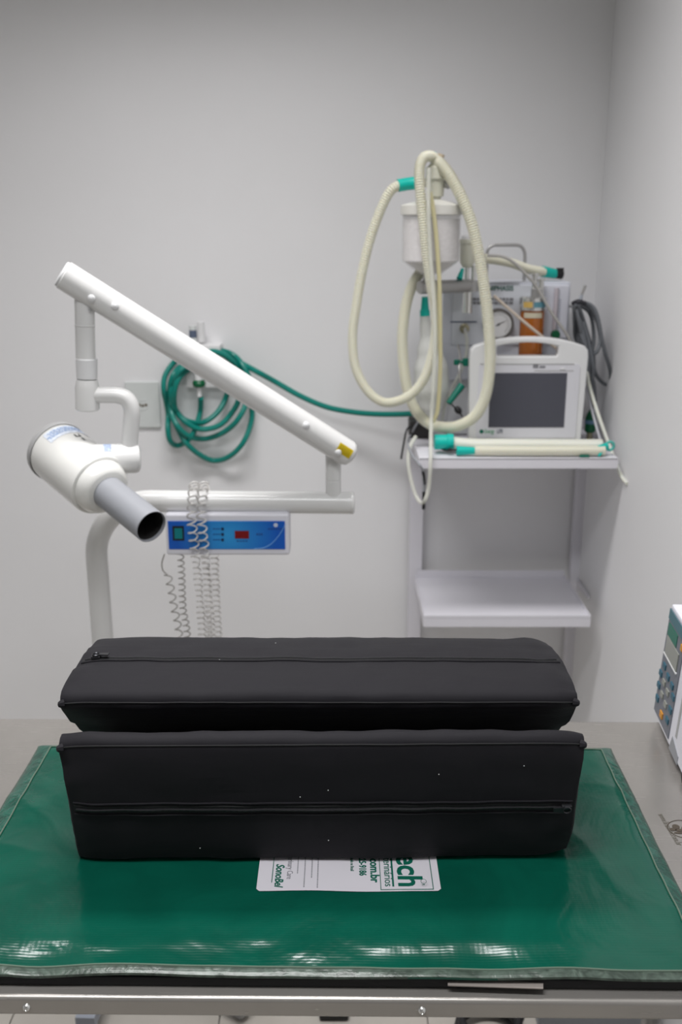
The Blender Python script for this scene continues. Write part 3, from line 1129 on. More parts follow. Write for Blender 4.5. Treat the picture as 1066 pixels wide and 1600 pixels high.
def on_head(s_, a, lift=0.0006):
    r_ = fr_up * cos(a) + fr_s * sin(a)
    return hb + AX * s_ + r_ * (R_ + lift), r_


def head_patch(s0, s1, a0, a1, n=12, lift=0.0006):
    vs, fs = [], []
    for i in range(n + 1):
        a = a0 + (a1 - a0) * i / n
        vs += [on_head(s0, a, lift)[0], on_head(s1, a, lift)[0]]
    for i in range(n):
        fs.append((2 * i, 2 * i + 1, 2 * i + 3, 2 * i + 2))
    return vs, fs


lb = obj('blue_label', head_patch(0.010, 0.043, -0.62, 0.95, 18), mat('label_white', (0.66, 0.71, 0.80), 0.5, vary=0.2, vscale=120), head)
gs = []
for s_ in (0.016, 0.021, 0.026, 0.031):
    a = -0.5
    while a < 0.82:
        l = random.uniform(0.04, 0.13)
        gs.append(head_patch(s_, s_ + 0.0028, a, a + l, 2, 0.0010))
        a += l + 0.03
obj('small_print', join(*gs), mat('label_blue', (0.22, 0.36, 0.62), 0.5), lb, smooth=False)
gs = []
for s_, a, l, wd in ((0.052, 0.02, 0.011, 0.05), (0.052, 0.17, 0.011, 0.05), (0.069, 0.05, 0.012, 0.06)):
    gs.append(head_patch(s_, s_ + l, a, a + wd, 3, 0.0009))
gs.append(head_patch(0.061, 0.0635, 0.02, 0.22, 4, 0.0009))
obj('focus_mark', join(*gs), INK, head, smooth=False)
# swivel joint on the head's far side
j1 = at(206, 716, 1.875)
j0 = hd + fr_up * 0.0
jd = (j1 - hd)
jd = (RT * 0.96 - UP * -0.05 + FW * 0.28).normalized()
js = j1 - jd * 0.075
rj = mpx(23.5, j1)
jt = obj('head_joint', lathe(js, jd, [(-0.02, 0), (-0.02, rj), (0.082, rj), (0.088, rj - 0.002), (0.091, rj - 0.008), (0.092, 0)], 32), ENAMEL, xr)
gs = [lathe(js, jd, [(0.022, rj + 0.0005), (0.036, rj + 0.0005)], 10, a0=0.2 + k, a1=1.0 + k) for k in (0, 1.4, 2.8, 4.2)]
obj('scale_print', join(*gs), mat('scale_blue', (0.38, 0.46, 0.62), 0.5, vary=0.4, vscale=300), jt)
# control box under the horizontal tube
cY = 1.965
c0 = at(257, 803, cY)
c1 = at(452, 805, cY)
c2 = at(450, 868, cY)
cw, ch = c1.x - c0.x, c0.z - c2.z
cc = V(((c0.x + c1.x) / 2, cY + 0.03, (c0.z + c2.z) / 2))
cbx = obj('control_box', box(cc, (cw, 0.06, ch), 0.006, seg=3), BOXW, xr)
pb0 = at(262, 814, cY)
pb1 = at(446, 858, cY)
ORG_save = None
pc = V(((pb0.x + pb1.x) / 2, cY, (pb0.z + pb1.z) / 2))
pw, ph = pb1.x - pb0.x, pb0.z - pb1.z
fpn = bpy.data.objects.new('blue_overlay', None)
g = box(pc + V((0, -0.0006, 0)), (pw, 0.002, ph), 0.0006)
me_ = obj('blue_overlay', g, BLUEP, cbx, smooth=False)
# re-seat the overlay on its own centre so its print is centred on it
for v in me_.data.vertices: v.co = v.co + ORG[cbx.name] - pc
me_.location = pc - ORG[cbx.name]
ORG[me_.name] = pc
bpy.data.objects.remove(fpn)


def onbox(px, py, lift=0.0018):
    p = at(px, py, cY)
    return V((p.x, cY - lift, p.z))


def boxrect(pxa, pya, pxb, pyb, lift=0.0016, th=0.001):
    a, b = onbox(pxa, pya, lift), onbox(pxb, pyb, lift)
    return slab([a, V((b.x, a.y, a.z)), b, V((a.x, a.y, b.z))], -YY, th)


obj('switch_frame', boxrect(269.5, 821.5, 288.5, 844), BLACK, me_, smooth=False)
obj('power_switch', boxrect(273, 825, 286, 840.5, 0.0026, 0.003), SEAFOAM, me_, smooth=False)
obj('timer_display', boxrect(367, 829, 389.5, 841), RED, me_, smooth=False)
for py in (826, 834.5, 843):
    p = onbox(348, py)
    obj('push_button', lathe(p, -YY, [(0, 0.0032), (0.0015, 0.003), (0.002, 0)], 12), mat('navy_button', (0.005, 0.02, 0.08), 0.4), me_)
    obj('button_caption', join(*[boxrect(x, py - 0.8, x + 3.2, py + 0.8, 0.0016, 0.0003) for x in (333, 337, 341)]), mat('navy_ink', (0.01, 0.05, 0.25), 0.5), me_, smooth=False)
obj('dose_caption', join(*[boxrect(x, 833, x + 2.4, 836, 0.0016, 0.0003) for x in (401, 404.5, 408)]), mat('navy_ink', (0.01, 0.05, 0.25), 0.5), me_, smooth=False)
obj('timer_caption', join(*[boxrect(x, 844.5, x + 3.4, 846, 0.0016, 0.0003) for x in (370, 374.5, 379, 383.5)]), mat('navy_ink', (0.01, 0.05, 0.25), 0.5), me_, smooth=False)
obj('maker_print', join(*[boxrect(x, 825, x + 3.2, 827, 0.0016, 0.0003) for x in (419, 423, 427, 431, 435, 439)]), mat('navy_ink', (0.01, 0.05, 0.25), 0.5), me_, smooth=False)
p = onbox(431, 820)
obj('maker_mark', lathe(p, -YY, [(0, 0.0045), (0.0005, 0.0045), (0.0005, 0)], 14), mat('pale_mark', (0.55, 0.62, 0.75), 0.5), me_)
sw = [onbox(398 + 48 * t, 857 - 38 * t ** 2.6 + 0, 0.0019) for t in [i / 20 for i in range(21)]]
obj('swoosh', tube(sw, 0.0007, 4), mat('pale_swoosh', (0.20, 0.45, 0.80), 0.4), me_)
obj('bracket', box(V((c0.x + 0.10, XY + 0.01, (c0.z + hl.z) / 2 - 0.005)), (0.05, 0.02, 0.05), 0.003), ENAMEL, xr)
obj('bracket', box(V((c1.x - 0.05, XY + 0.01, (c0.z + hl.z) / 2 - 0.005)), (0.05, 0.02, 0.05), 0.003), ENAMEL, xr)
# two thin coiled leads out of the bottom of the control box
s0 = at(257, 866, 1.985)
obj('lead', tube(spl([s0, at(253, 880, 1.985), at(255, 892, 1.985), at(262, 898, 1.985)], 0.006), 0.0014, 6), CORD2, cbx)
obj('coiled_lead', helix([at(262, 898, 1.985), at(268, 925, 1.985), at(272, 950, 1.985), at(279, 985, 1.985), V((at(285, 1010, 1.985).x, 1.985, 0.66)), V((at(292, 1010, 1.985).x, 1.985, 0.45))], 0.0075, 0.021, 0.0013, 14, 5), CORD2, cbx)
obj('coiled_lead', helix([at(282, 866, 1.985), at(284, 900, 1.985), at(286, 950, 1.985), at(292, 985, 1.985), V((at(297, 1010, 1.985).x, 1.985, 0.66)), V((at(302, 1010, 1.985).x, 1.985, 0.45))], 0.0068, 0.0135, 0.0013, 12, 5), CORD2, cbx)

# two coiled cords thrown over the horizontal tube, in front of the control box and behind it
for px, nm, lab in ((304, 'coiled_cord', 'pale coiled cord over white tube, strand nearer the green switch'), (319, 'coiled_cord', 'pale coiled cord over white tube, strand nearer the red display')):
    p = at(px, 783, XY)
    x = p.x
    dr = 0.016
    zt = zH + rt
    fy = cY - 0.013
    up_ = [V((x, XY + 0.006, zt + 0.012)), V((x, XY - rt * 0.75, zt - 0.002)), V((x, XY - rt - 0.012, zH + 0.004)), V((x + 0.001, fy - 0.006, zH - 0.03)), V((x + 0.003, fy - 0.001, zH - 0.08)), V((x + 0.005, fy - 0.001, zH - 0.118))]
    lo = [up_[-1], V((x + 0.008, fy, zH - 0.16)), V((x + 0.012, fy, 0.82)), V((x + 0.014, fy, 0.65)), V((x + 0.016, fy, 0.45))]
    bk = [V((x + 0.012, XY + 0.075, 0.45)), V((x + 0.010, XY + 0.075, 0.75)), V((x + 0.006, XY + 0.074, zH - 0.06)), V((x + 0.002, XY + rt + 0.014, zH + 0.004)), up_[0]]
    g = join(helix(bk, 0.0078, 0.0125, 0.0016, 10, 5, 0.25), helix(up_, 0.0092, 0.0175, 0.0017, 14, 5, 0.15), helix(lo, 0.0078, 0.0125, 0.0016, 10, 5, 0.25))
    obj(nm, g, CORD, label=lab, cat='cord', group='coiled cords hung over the x-ray tube')

# ------------------------------------------------------------------ wall outlet and gas outlet
p = at(224, 632, WY)
pw_, ph_ = mpx(53, p), mpx(72, p)
ol = root('wall_outlet', V((p.x, WY, p.z - ph_ / 2)), 'white wall socket plate left of the green hose coil', 'socket')
obj('cover_plate', box(V((p.x, WY - 0.004, p.z)), (pw_, 0.008, ph_), 0.003), PLATEW, ol)
ins = obj('socket', lathe(V((p.x, WY - 0.0078, p.z)) , -YY, [(0, 0.017), (0.0012, 0.0165), (0.0012, 0.014), (0.0004, 0.013), (0.0004, 0)], 6), PLATEW, ol)
for dx in (-0.009, 0, 0.009):
    obj('pin_hole', cyl(V((p.x + dx, WY - 0.0084, p.z + (0.0 if dx else -0.002))), V((p.x + dx, WY - 0.0092, p.z + (0.0 if dx else -0.002))), 0.0038, n=10), mat('brown_hole', (0.10, 0.07, 0.03), 0.6), ins)

gp0, gp1 = at(290, 540, WY), at(346, 604, WY)
gw = root('gas_outlet', V(((gp0.x + gp1.x) / 2, WY, gp1.z)), 'white wall gas outlet with green knob, behind the diagonal white arm', 'gas outlet')
gx, gz = (gp0.x + gp1.x) / 2, (gp0.z + gp1.z) / 2
obj('back_plate', box(V((gx, WY - 0.012, gz)), (gp1.x - gp0.x, 0.024, gp0.z - gp1.z), 0.004), PLAST, gw)
q = at(324, 541, WY)
obj('top_ledge', box(V((q.x, WY - 0.03, q.z)), (mpx(48, q), 0.06, 0.020), 0.004), PLAST, gw)
for px, h, m_ in ((305, 0.042, PLATEW), (317.5, 0.052, PLAST)):
    q = at(px, 532, WY)
    v_ = obj('flow_tube', lathe(V((q.x, WY - 0.035, q.z)), ZZ, [(0, 0), (0, 0.010), (h, 0.010), (h + 0.002, 0.009), (h + 0.002, 0)], 16), m_, gw)
    if px < 310:
        obj('scale_print', lathe(V((q.x, WY - 0.035, q.z + 0.012)), ZZ, [(0, 0.0104), (0.02, 0.0104)], 12), INKB, v_)
q = at(311, 597, WY - 0.04)
kb = obj('green_knob', lathe(q + V((0, 0, -0.014)), ZZ, [(0, 0), (0, 0.011), (0.004, 0.017), (0.012, 0.018), (0.019, 0.014), (0.022, 0)], 20), GREENB, gw)
obj('valve_body', cyl(V((q.x, q.y, q.z + 0.005)), V((q.x, q.y, q.z + 0.035)), 0.012, n=16, bev=0.002), PLAST, gw)
obj('valve_stem', cyl(V((q.x, q.y, q.z + 0.028)), V((q.x, WY, q.z + 0.028)), 0.008, n=12), CHROME, gw)
obj('hose_barb', cyl(V((q.x, q.y, q.z - 0.04)), V((q.x, q.y, q.z - 0.012)), 0.0065, n=14), PLAST, gw)
q = at(331, 545, WY - 0.035)
obj('green_knob', lathe(q + V((0, 0, -0.006)), ZZ, [(0, 0), (0, 0.012), (0.008, 0.013), (0.012, 0)], 16), GREENB, gw)


def hp(lst, o, s):
    return [(o[0] + a / s, o[1] + b / s) for a, b in lst]


# green hose: one long run, coiled below the outlet, then slung across to the machine
h_crop = [(448, 755), (442, 870), (405, 1000), (362, 1085), (300, 1135), (238, 1152), (188, 1105), (172, 1000), (176, 900), (160, 800), (138, 690), (150, 570), (230, 455), (340, 390), (480, 345), (610, 360), (720, 400), (800, 490), (858, 620), (872, 840), (868, 950), (805, 1120), (690, 1240), (560, 1278), (440, 1230), (325, 1130), (245, 990), (190, 850), (185, 700), (215, 570), (290, 490), (420, 400), (560, 370), (690, 430), (790, 560), (830, 760), (760, 930), (640, 1040), (490, 1095), (350, 1075), (250, 985), (198, 860), (200, 720), (240, 580), (310, 500), (430, 440), (560, 470), (690, 590), (760, 760), (690, 900), (590, 990), (450, 1015), (330, 965), (240, 860), (225, 730), (260, 600), (340, 520), (470, 430), (590, 480), (670, 600), (660, 740), (590, 870), (480, 955), (380, 960), (290, 920), (215, 810), (205, 680), (260, 560), (350, 470), (470, 375), (600, 378), (700, 420), (800, 475), (930, 545), (1066, 620)]
pp = hp(h_crop, (230, 480), 5.33)
tail = [(470, 619), (511, 636), (553, 644), (590, 647), (630, 647), (662, 645)]
P3 = []
for i, (a, b) in enumerate(pp):
    f = i / len(pp)
    Y = WY - 0.035 + 0.018 * sin(i * 1.7) - 0.012 * (1 if 30 < i < 60 else 0)
    if i == 0: Y = WY - 0.04
    P3.append(at(a, b, Y))
for (a, b), Y in zip(tail, (2.70, 2.69, 2.68, 2.66, 2.63, 2.60)):
    P3.append(at(a, b, Y))
obj('gas_hose', tube(spl(P3, 0.008), mpx(4.3, P3[3]), 10), GREENH, label='green rubber gas hose coiled on the wall and slung to the machine', cat='hose')

# ------------------------------------------------------------------ wall rack with two tray shelves
rk = root('shelf_rack', V((0.43, WY - 0.05, 0)), 'white steel rack with two tray shelves in the corner', 'shelf')
ur = 0.016
UY = WY - 0.024
uL = at(649, 870, UY).x
uR = at(902, 870, UY).x
for x in (uL, uR):
    obj('upright', box(V((x, UY, 0.56)), (0.038, 0.03, 1.14), 0.002), RACKW, rk)


def tray(z, x0_, x1_, y0_, y1_, lip, up):
    t = 0.0016
    parts = [box(V(((x0_ + x1_) / 2, (y0_ + y1_) / 2, z - 0.001)), (x1_ - x0_, y1_ - y0_, 0.002))]
    hz = z + up - lip / 2
    parts.append(box(V(((x0_ + x1_) / 2, y0_ + t, hz)), (x1_ - x0_, t * 2, lip), 0.0008))
    parts.append(box(V(((x0_ + x1_) / 2, y1_ - t, hz)), (x1_ - x0_, t * 2, lip), 0.0008))
    parts.append(box(V((x0_ + t, (y0_ + y1_) / 2, hz)), (t * 2, y1_ - y0_ - 4 * t, lip), 0.0008))
    parts.append(box(V((x1_ - t, (y0_ + y1_) / 2, hz)), (t * 2, y1_ - y0_ - 4 * t, lip), 0.0008))
    return join(*parts)


SY = 2.335
S_front = at(655, 716, SY)
S_right = at(967, 712, SY)
SHZ = S_front.z - 0.001
obj('upper_shelf', tray(SHZ, S_front.x, min(S_right.x, WX - 0.012), SY, UY - 0.016, 0.026, 0.0012), RACKW, rk, smooth=False)
LY = 2.40
l0 = at(662, 962, LY)
l1 = at(924, 960, LY)
LHZ = l0.z - 0.006
obj('lower_shelf', tray(LHZ, l0.x, l1.x, LY, UY - 0.016, 0.033, 0.007), RACKW, rk, smooth=False)
obj('back_lip', box(V(((l0.x + l1.x) / 2, UY - 0.0185, LHZ + 0.011)), (l1.x - l0.x - 0.008, 0.003, 0.022), 0.001), RACKW, rk)
for x in (uL, uR):
    for z in (SHZ - 0.004, LHZ - 0.004):
        obj('bracket', slab([V((x - 0.002, UY - 0.012, z)), V((x - 0.002, UY - 0.16, z)), V((x - 0.002, UY - 0.16, z - 0.008)), V((x - 0.002, UY - 0.012, z - 0.028))], XX, 0.004), RACKW, rk, smooth=False)

# ------------------------------------------------------------------ anaesthesia machine at the back of the upper shelf
AY = 2.60
a0 = at(702, 440, AY)
a1 = at(889, 440, AY)
a2 = at(702, 541, AY)
am = root('anaesthesia_machine', V(((a0.x + a1.x) / 2, AY + 0.05, SHZ)), 'grey-white anaesthesia machine with amber vaporizer and pressure gauge on upper shelf', 'medical machine')
AD = 0.095
obj('cabinet', box(V(((a0.x + a1.x) / 2 - 0.004, AY + AD / 2, (a0.z + SHZ) / 2 + 0.075)), (a1.x - a0.x + 0.02, AD, a0.z - SHZ - 0.15), 0.004), mat('machine_grey', (0.70, 0.72, 0.79), 0.4), am)
obj('base_box', box(V(((a0.x + a1.x) / 2, AY + AD / 2 + 0.005, SHZ + 0.0825)), (a1.x - a0.x - 0.01, AD - 0.015, 0.16), 0.004), mat('machine_base', (0.74, 0.75, 0.77), 0.45), am)
pnl = obj('front_panel', box(V(((a0.x + a1.x) / 2 + 0.004, AY - 0.002, (a0.z + a2.z) / 2 - 0.002)), (a1.x - a0.x - 0.012, 0.006, a0.z - a2.z - 0.012), 0.002), mat('machine_panel', (0.70, 0.725, 0.78), 0.4), am)


def onp(px, py, lift=0.006):
    p = at(px, py, AY - lift)
    return p


obj('edge_line', slab([onp(758, 441), onp(812, 443), onp(812, 444.5), onp(758, 442.5)], -YY, 0.001), GREYP, pnl, smooth=False)
p = onp(755, 454)
obj('lettering', text('UNIPHASIS', 0.0170, p, XX, ZZ, ex=0.0004, bold=0.0003, squash=0.95), INKG, pnl, smooth=False)
gs = []
for py in (467.5, 473.5):
    x = 739
    while x < 803:
        l = random.uniform(3, 7)
        gs.append(slab([onp(x, py - 2), onp(x + l, py - 2), onp(x + l, py + 2), onp(x, py + 2)], -YY, 0.0006))
        x += l + 1.4
obj('label_print', join(*gs), INKGREY, pnl, smooth=False)
obj('divider', slab([onp(704, 502), onp(745, 502), onp(745, 504), onp(704, 504)], -YY, 0.001), INKB, pnl, smooth=False)
# gauge
gc = onp(778, 506)
gr = mpx(24, gc)
ga = obj('pressure_gauge', lathe(gc + YY * 0.004, -YY, [(0, 0), (0, gr), (0.018, gr), (0.021, gr - 0.001), (0.021, gr - 0.006), (0.017, gr - 0.007)], 32), mat('gauge_rim', (0.13, 0.12, 0.11), 0.4, metal=0.3), am)
obj('dial', lathe(gc - YY * 0.013, -YY, [(0, gr - 0.0055), (0.001, gr - 0.0055), (0.001, 0)], 32), PLAST, ga)
gs = []
for k in range(21):
    a = -0.75 * pi + 1.5 * pi * k / 20
    d = V((sin(a), 0, cos(a)))
    t = V((cos(a), 0, -sin(a)))
    r0, r1 = gr * 0.56, gr * 0.74
    o_ = gc - YY * 0.0141
    gs.append(slab([o_ + d * r0 - t * 0.0004, o_ + d * r1 - t * 0.0004, o_ + d * r1 + t * 0.0004, o_ + d * r0 + t * 0.0004], -YY, 0.0003))
obj('tick_marks', join(*gs), INK, ga, smooth=False)
nd = V((cos(0.5), 0, sin(0.5)))
nt_ = V((-nd.z, 0, nd.x))
o_ = gc - YY * 0.0146
obj('needle', join(slab([o_ - nd * 0.007 - nt_ * 0.0013, o_ + nd * gr * 0.6, o_ - nd * 0.007 + nt_ * 0.0013], -YY, 0.0005), lathe(o_, -YY, [(0, 0.0028), (0.0015, 0.0025), (0.0015, 0)], 10)), INK, ga, smooth=False)
vk = onp(726, 513)
kn = obj('flush_valve', lathe(vk, -YY, [(0, 0.0125), (0.004, 0.0125), (0.005, 0.010), (0.016, 0.009), (0.017, 0.0)], 20), BRASS, am)
obj('valve_tip', lathe(vk - YY * 0.015, -YY * 0.8 - ZZ * 0.6, [(0, 0.005), (0.014, 0.0045), (0.016, 0)], 12), CHROME, kn)
# side flowmeter panel at the right
fp0 = onp(848, 446)
fp1 = onp(884, 528)
fmx = obj('flowmeter', box(V(((fp0.x + fp1.x) / 2, AY - 0.008, (fp0.z + fp1.z) / 2)), (fp1.x - fp0.x, 0.012, fp0.z - fp1.z), 0.002), mat('flow_block', (0.68, 0.69, 0.76), 0.3), am)
q = at(868, 486, AY - 0.015)
obj('flow_glass', cyl(V((q.x, AY - 0.016, fp1.z + 0.008)), V((q.x, AY - 0.016, fp0.z - 0.006)), 0.006, n=12), mat('flow_glass', (0.55, 0.50, 0.54), 0.2), fmx)
gs = [slab([V((q.x + 0.008, AY - 0.0145, fp1.z + 0.012 + 0.007 * k)), V((q.x + 0.013, AY - 0.0145, fp1.z + 0.012 + 0.007 * k)), V((q.x + 0.013, AY - 0.0145, fp1.z + 0.0135 + 0.007 * k)), V((q.x + 0.008, AY - 0.0145, fp1.z + 0.0135 + 0.007 * k))], -YY, 0.0004) for k in range(13)]
obj('scale_print', join(*gs), INKB, fmx, smooth=False)
q = at(869, 523, AY - 0.03)
obj('flow_knob', lathe(q + YY * 0.02, -YY, [(0, 0.006), (0.006, 0.006), (0.007, 0.0115), (0.022, 0.0105), (0.023, 0)], 16), GREENB, fmx)
# top rail handle
hy = AY + 0.05
hpts = [at(761, 412, hy), at(761, 397, hy), at(764, 388, hy), at(771, 383.5, hy), at(780, 383, hy), at(806, 383, hy), at(815, 385.5, hy), at(819.5, 393, hy), at(820.5, 404, hy)]
lowz = a0.z - 0.001
hpts = [V((hpts[0].x, hy, lowz))] + hpts + [V((hpts[-1].x, hy, lowz))]
obj('top_handle', tube(spl(hpts, 0.005), mpx(2.6, hpts[2]), 10), GREYM, am)
# vaporizer
vc = at(831, 512, AY - 0.035)
vb = at(831, 556, AY - 0.035)
rv = mpx(18.7, vc)
zt0 = at(831, 483, AY - 0.035).z
zt1 = at(831, 462, AY - 0.035).z
vp = obj('vaporizer', lathe(V((vc.x, AY - 0.035, vb.z)), ZZ, [(0, 0), (0, rv), (zt0 - vb.z, rv), (zt0 - vb.z, 0)], 28), AMBER, am, label='amber glass vaporizer jar')
obj('jar_head', lathe(V((vc.x, AY - 0.035, zt0 - 0.002)), ZZ, [(0, 0), (0, rv + 0.003), (0.003, rv + 0.004), (zt1 - zt0 - 0.003, rv + 0.004), (zt1 - zt0, rv + 0.001), (zt1 - zt0, 0)], 28), CHROME, vp)
obj('jar_label', lathe(V((vc.x, AY - 0.035, zt0 - 0.020)), ZZ, [(0, rv + 0.0007), (0.013, rv + 0.0007)], 10, a0=-0.9 - pi / 2, a1=0.7 - pi / 2), mat('pale_label', (0.60, 0.55, 0.42), 0.5), vp)
obj('head_label', lathe(V((vc.x, AY - 0.035, zt0 + 0.006)), ZZ, [(0, rv + 0.0048), (0.014, rv + 0.0048)], 10, a0=-0.9 - pi / 2, a1=-0.2 - pi / 2), mat('head_label', (0.62, 0.42, 0.12), 0.5), vp)
obj('head_label', lathe(V((vc.x, AY - 0.035, zt0 + 0.006)), ZZ, [(0, rv + 0.0048), (0.014, rv + 0.0048)], 10, a0=-0.1 - pi / 2, a1=0.9 - pi / 2), mat('head_label_b', (0.10, 0.26, 0.32), 0.5), vp)
for px, t_, b_ in ((836, 427, 464), (846, 436, 462)):
    pa, pb = at(px, b_, AY - 0.035), at(px, t_, AY - 0.035)
    obj('stem', lathe(pa, pb - pa, [(0, 0), (0, 0.0075), ((pb - pa).length - 0.006, 0.0070), ((pb - pa).length - 0.005, 0.0105), ((pb - pa).length, 0.0105), ((pb - pa).length, 0)], 14), CHROME, vp)
q = at(839, 458, AY - 0.04)
obj('manifold', box(q, (0.028, 0.02, 0.026), 0.004), GREYM, vp)
obj('foot_block', box(V((vc.x, AY - 0.033, vb.z - 0.012)), (0.05, 0.05, 0.028), 0.004), GREYM, vp)
# column, arm and absorber
cY2 = AY - 0.045
k0, k1 = at(737, 455, cY2), at(737, 438, cY2)
obj('arm_joint', lathe(V((k0.x, cY2, k0.z)), ZZ, [(0, 0), (0, 0.019), (k1.z - k0.z, 0.019), (k1.z - k0.z, 0)], 20), GREYM, am)
e0 = at(658, 449, 2.47)
arm_d = (V((k0.x, cY2, (k0.z + k1.z) / 2)) - e0)
obj('support_arm', cyl(e0 - arm_d.normalized() * 0.004, e0 + arm_d, 0.0165, n=18, bev=0.003), GREYM, am)
obj('arm_mount', cyl(V((k0.x, cY2, (k0.z + k1.z) / 2)), V((k0.x, AY, (k0.z + k1.z) / 2)), 0.014, n=14), GREYM, am)
p0_, p1_ = at(730, 489, cY2), at(730, 455, cY2)
obj('chrome_sleeve', cyl(V((p0_.x, cY2, p0_.z)), V((p0_.x, cY2, p1_.z + 0.006)), 0.0125, n=18, bev=0.001), CHROME, am)
s0_, s1_ = at(734, 440, cY2), at(734, 415, cY2)
obj('valve_stem', join(cyl(V((s0_.x - 0.008, cY2, s0_.z)), V((s0_.x - 0.008, cY2, s1_.z)), 0.006, n=12), cyl(V((s0_.x + 0.009, cY2, s0_.z)), V((s0_.x + 0.009, cY2, s1_.z)), 0.006, n=12)), CHROME, am)
v0, v1 = at(730, 418, cY2), at(730, 374, cY2)
hv = v1.z - v0.z
dm = obj('dome_valve', lathe(V((v0.x, cY2, v0.z)), ZZ, [(0, 0), (0, 0.011), (0.012, 0.0185), (hv * 0.85, 0.020), (hv * 0.86, 0.0225), (hv, 0.0225), (hv, 0)], 24), CREAM, am)
obj('valve_cap', lathe(V((v0.x, cY2, v1.z)), ZZ, [(0, 0.017), (0.008, 0.016), (0.012, 0.008), (0.0125, 0)], 20), PLAST, dm)
q0_, q1_ = at(718, 436, cY2 - 0.03), at(723, 420, cY2 - 0.02)
obj('green_tip', cyl(q0_, q1_, 0.008, 0.004, n=14), TEAL, am)

BY = 2.47
bc = at(674, 375, BY)
zb1 = at(674, 334, BY).z
zb0 = at(674, 408, BY).z
zc0 = at(674, 427, BY).z
rb = mpx(45.5, bc)
ab = root('absorber_canister', V((bc.x, BY, zc0 - 0.02)), 'clear absorber canister of white granules held above the machine, cone bottom', 'canister')
obj('granule_fill', lathe(V((bc.x, BY, zc0)), ZZ, [(0.002, 0), (0.002, 0.022), (zb0 - zc0 + 0.002, rb - 0.004), (zb1 - zc0 - 0.012, rb - 0.004), (zb1 - zc0 - 0.010, 0)], 40), GRAN, ab)
obj('shell', lathe(V((bc.x, BY, zc0 - 0.002)), ZZ, [(0, 0.0), (0, 0.026), (zb0 - zc0 + 0.002, rb - 0.001), (zb0 - zc0 + 0.006, rb), (zb1 - zc0, rb), (zb1 - zc0, rb - 0.0015), (zb0 - zc0 + 0.006, rb - 0.0018), (zb0 - zc0 + 0.002, rb - 0.003), (0.0015, 0.024), (0.0015, 0)], 40), CANIS, ab)
zl0 = at(674, 336, BY).z
zl1 = at(674, 320, BY).z
obj('lid', lathe(V((bc.x, BY, zl0)), ZZ, [(0, 0), (0, rb + 0.004), (0.002, rb + 0.005), (zl1 - zl0 - 0.002, rb + 0.004), (zl1 - zl0, rb + 0.002), (zl1 - zl0 + 0.004, rb * 0.8), (zl1 - zl0 + 0.012, rb * 0.3), (zl1 - zl0 + 0.013, 0)], 40), mat('lid_white', (0.74, 0.73, 0.68), 0.4), ab)
n0, n1, n2, n3 = at(681, 322, BY), at(681, 308, BY), at(681, 281, BY), at(681, 262, BY)
obj('neck', lathe(V((n0.x, BY, n0.z)), ZZ, [(0, 0), (0, 0.011), (n1.z - n0.z, 0.012), (n1.z - n0.z + 0.002, 0.018), (n2.z - n0.z, 0.021), (n2.z - n0.z + 0.002, 0.0255), (n3.z - n0.z, 0.0255), (n3.z - n0.z + 0.004, 0.020), (n3.z - n0.z + 0.010, 0.015), (n3.z - n0.z + 0.010, 0)], 24), CREAM, ab)
q = at(694, 288, BY - 0.01)
obj('side_port', cyl(V((n0.x + 0.012, BY, q.z + 0.006)), V((q.x + 0.012, BY - 0.012, q.z - 0.004)), 0.008, n=14), GREYM, ab)
obj('left_port', cyl(at(676, 285, BY), at(645, 287, BY), 0.010, n=14), CREAM, ab)
obj('bottom_post', cyl(V((bc.x - 0.010, BY, zc0)), V((bc.x - 0.010, BY, at(664, 452, BY).z)), 0.008, n=12), GREYM, ab)
obj('green_clip', join(cyl(at(672, 243, BY), at(682, 241, BY), 0.006, n=10), cyl(at(678, 252, BY - 0.01), at(686, 248, BY - 0.01), 0.0055, n=10), cyl(at(688, 254, BY), at(695, 262, BY), 0.006, n=10)), TEAL, ab)
obj('relief_spout', cyl(at(683, 262, BY), at(690, 241, BY), 0.006, 0.0085, n=12), mat('tan_tip', (0.60, 0.50, 0.36), 0.5), ab)

# ------------------------------------------------------------------ patient monitor
MY = 2.445
mb = at(826, 695, MY)
mz0 = SHZ + 0.001
ml, mr = at(733, 600, MY).x, at(917, 600, MY).x
mtp = at(826, 527, MY).z
msd = at(826, 545, MY).z
mn = root('patient_monitor', V(((ml + mr) / 2, MY + 0.05, mz0)), 'white patient monitor with dark blank screen standing on upper shelf', 'monitor')
mw = mr - ml
mcx = (ml + mr) / 2
DM = 0.032
# outline with arched top, and a handle slot
N_ = 16


def outline(inset, wtop, wbot):
    pts = []
    hw, hb_ = wtop / 2 - inset, wbot / 2 - inset
    pts += [V((mcx - hb_ + 0.008, 0, mz0 + inset)), V((mcx + hb_ - 0.008, 0, mz0 + inset)), V((mcx + hb_, 0, mz0 + inset + 0.008))]
    ztop_side = msd + 0.000 - inset
    pts.append(V((mcx + hw, 0, ztop_side - 0.02)))
    pts.append(V((mcx + hw - 0.002, 0, ztop_side - 0.004)))
    for k in range(N_ + 1):
        u = 1 - 2 * k / N_
        x = mcx + (hw - 0.010) * u
        z = ztop_side + 0.006 + (mtp - inset - ztop_side - 0.006) * (1 - abs(u) ** 2.2)
        pts.append(V((x, 0, z)))
    pts.append(V((mcx - hw + 0.002, 0, ztop_side - 0.004)))
    pts.append(V((mcx - hw, 0, ztop_side - 0.02)))
    pts.append(V((mcx - hb_, 0, mz0 + inset + 0.008)))
    return pts


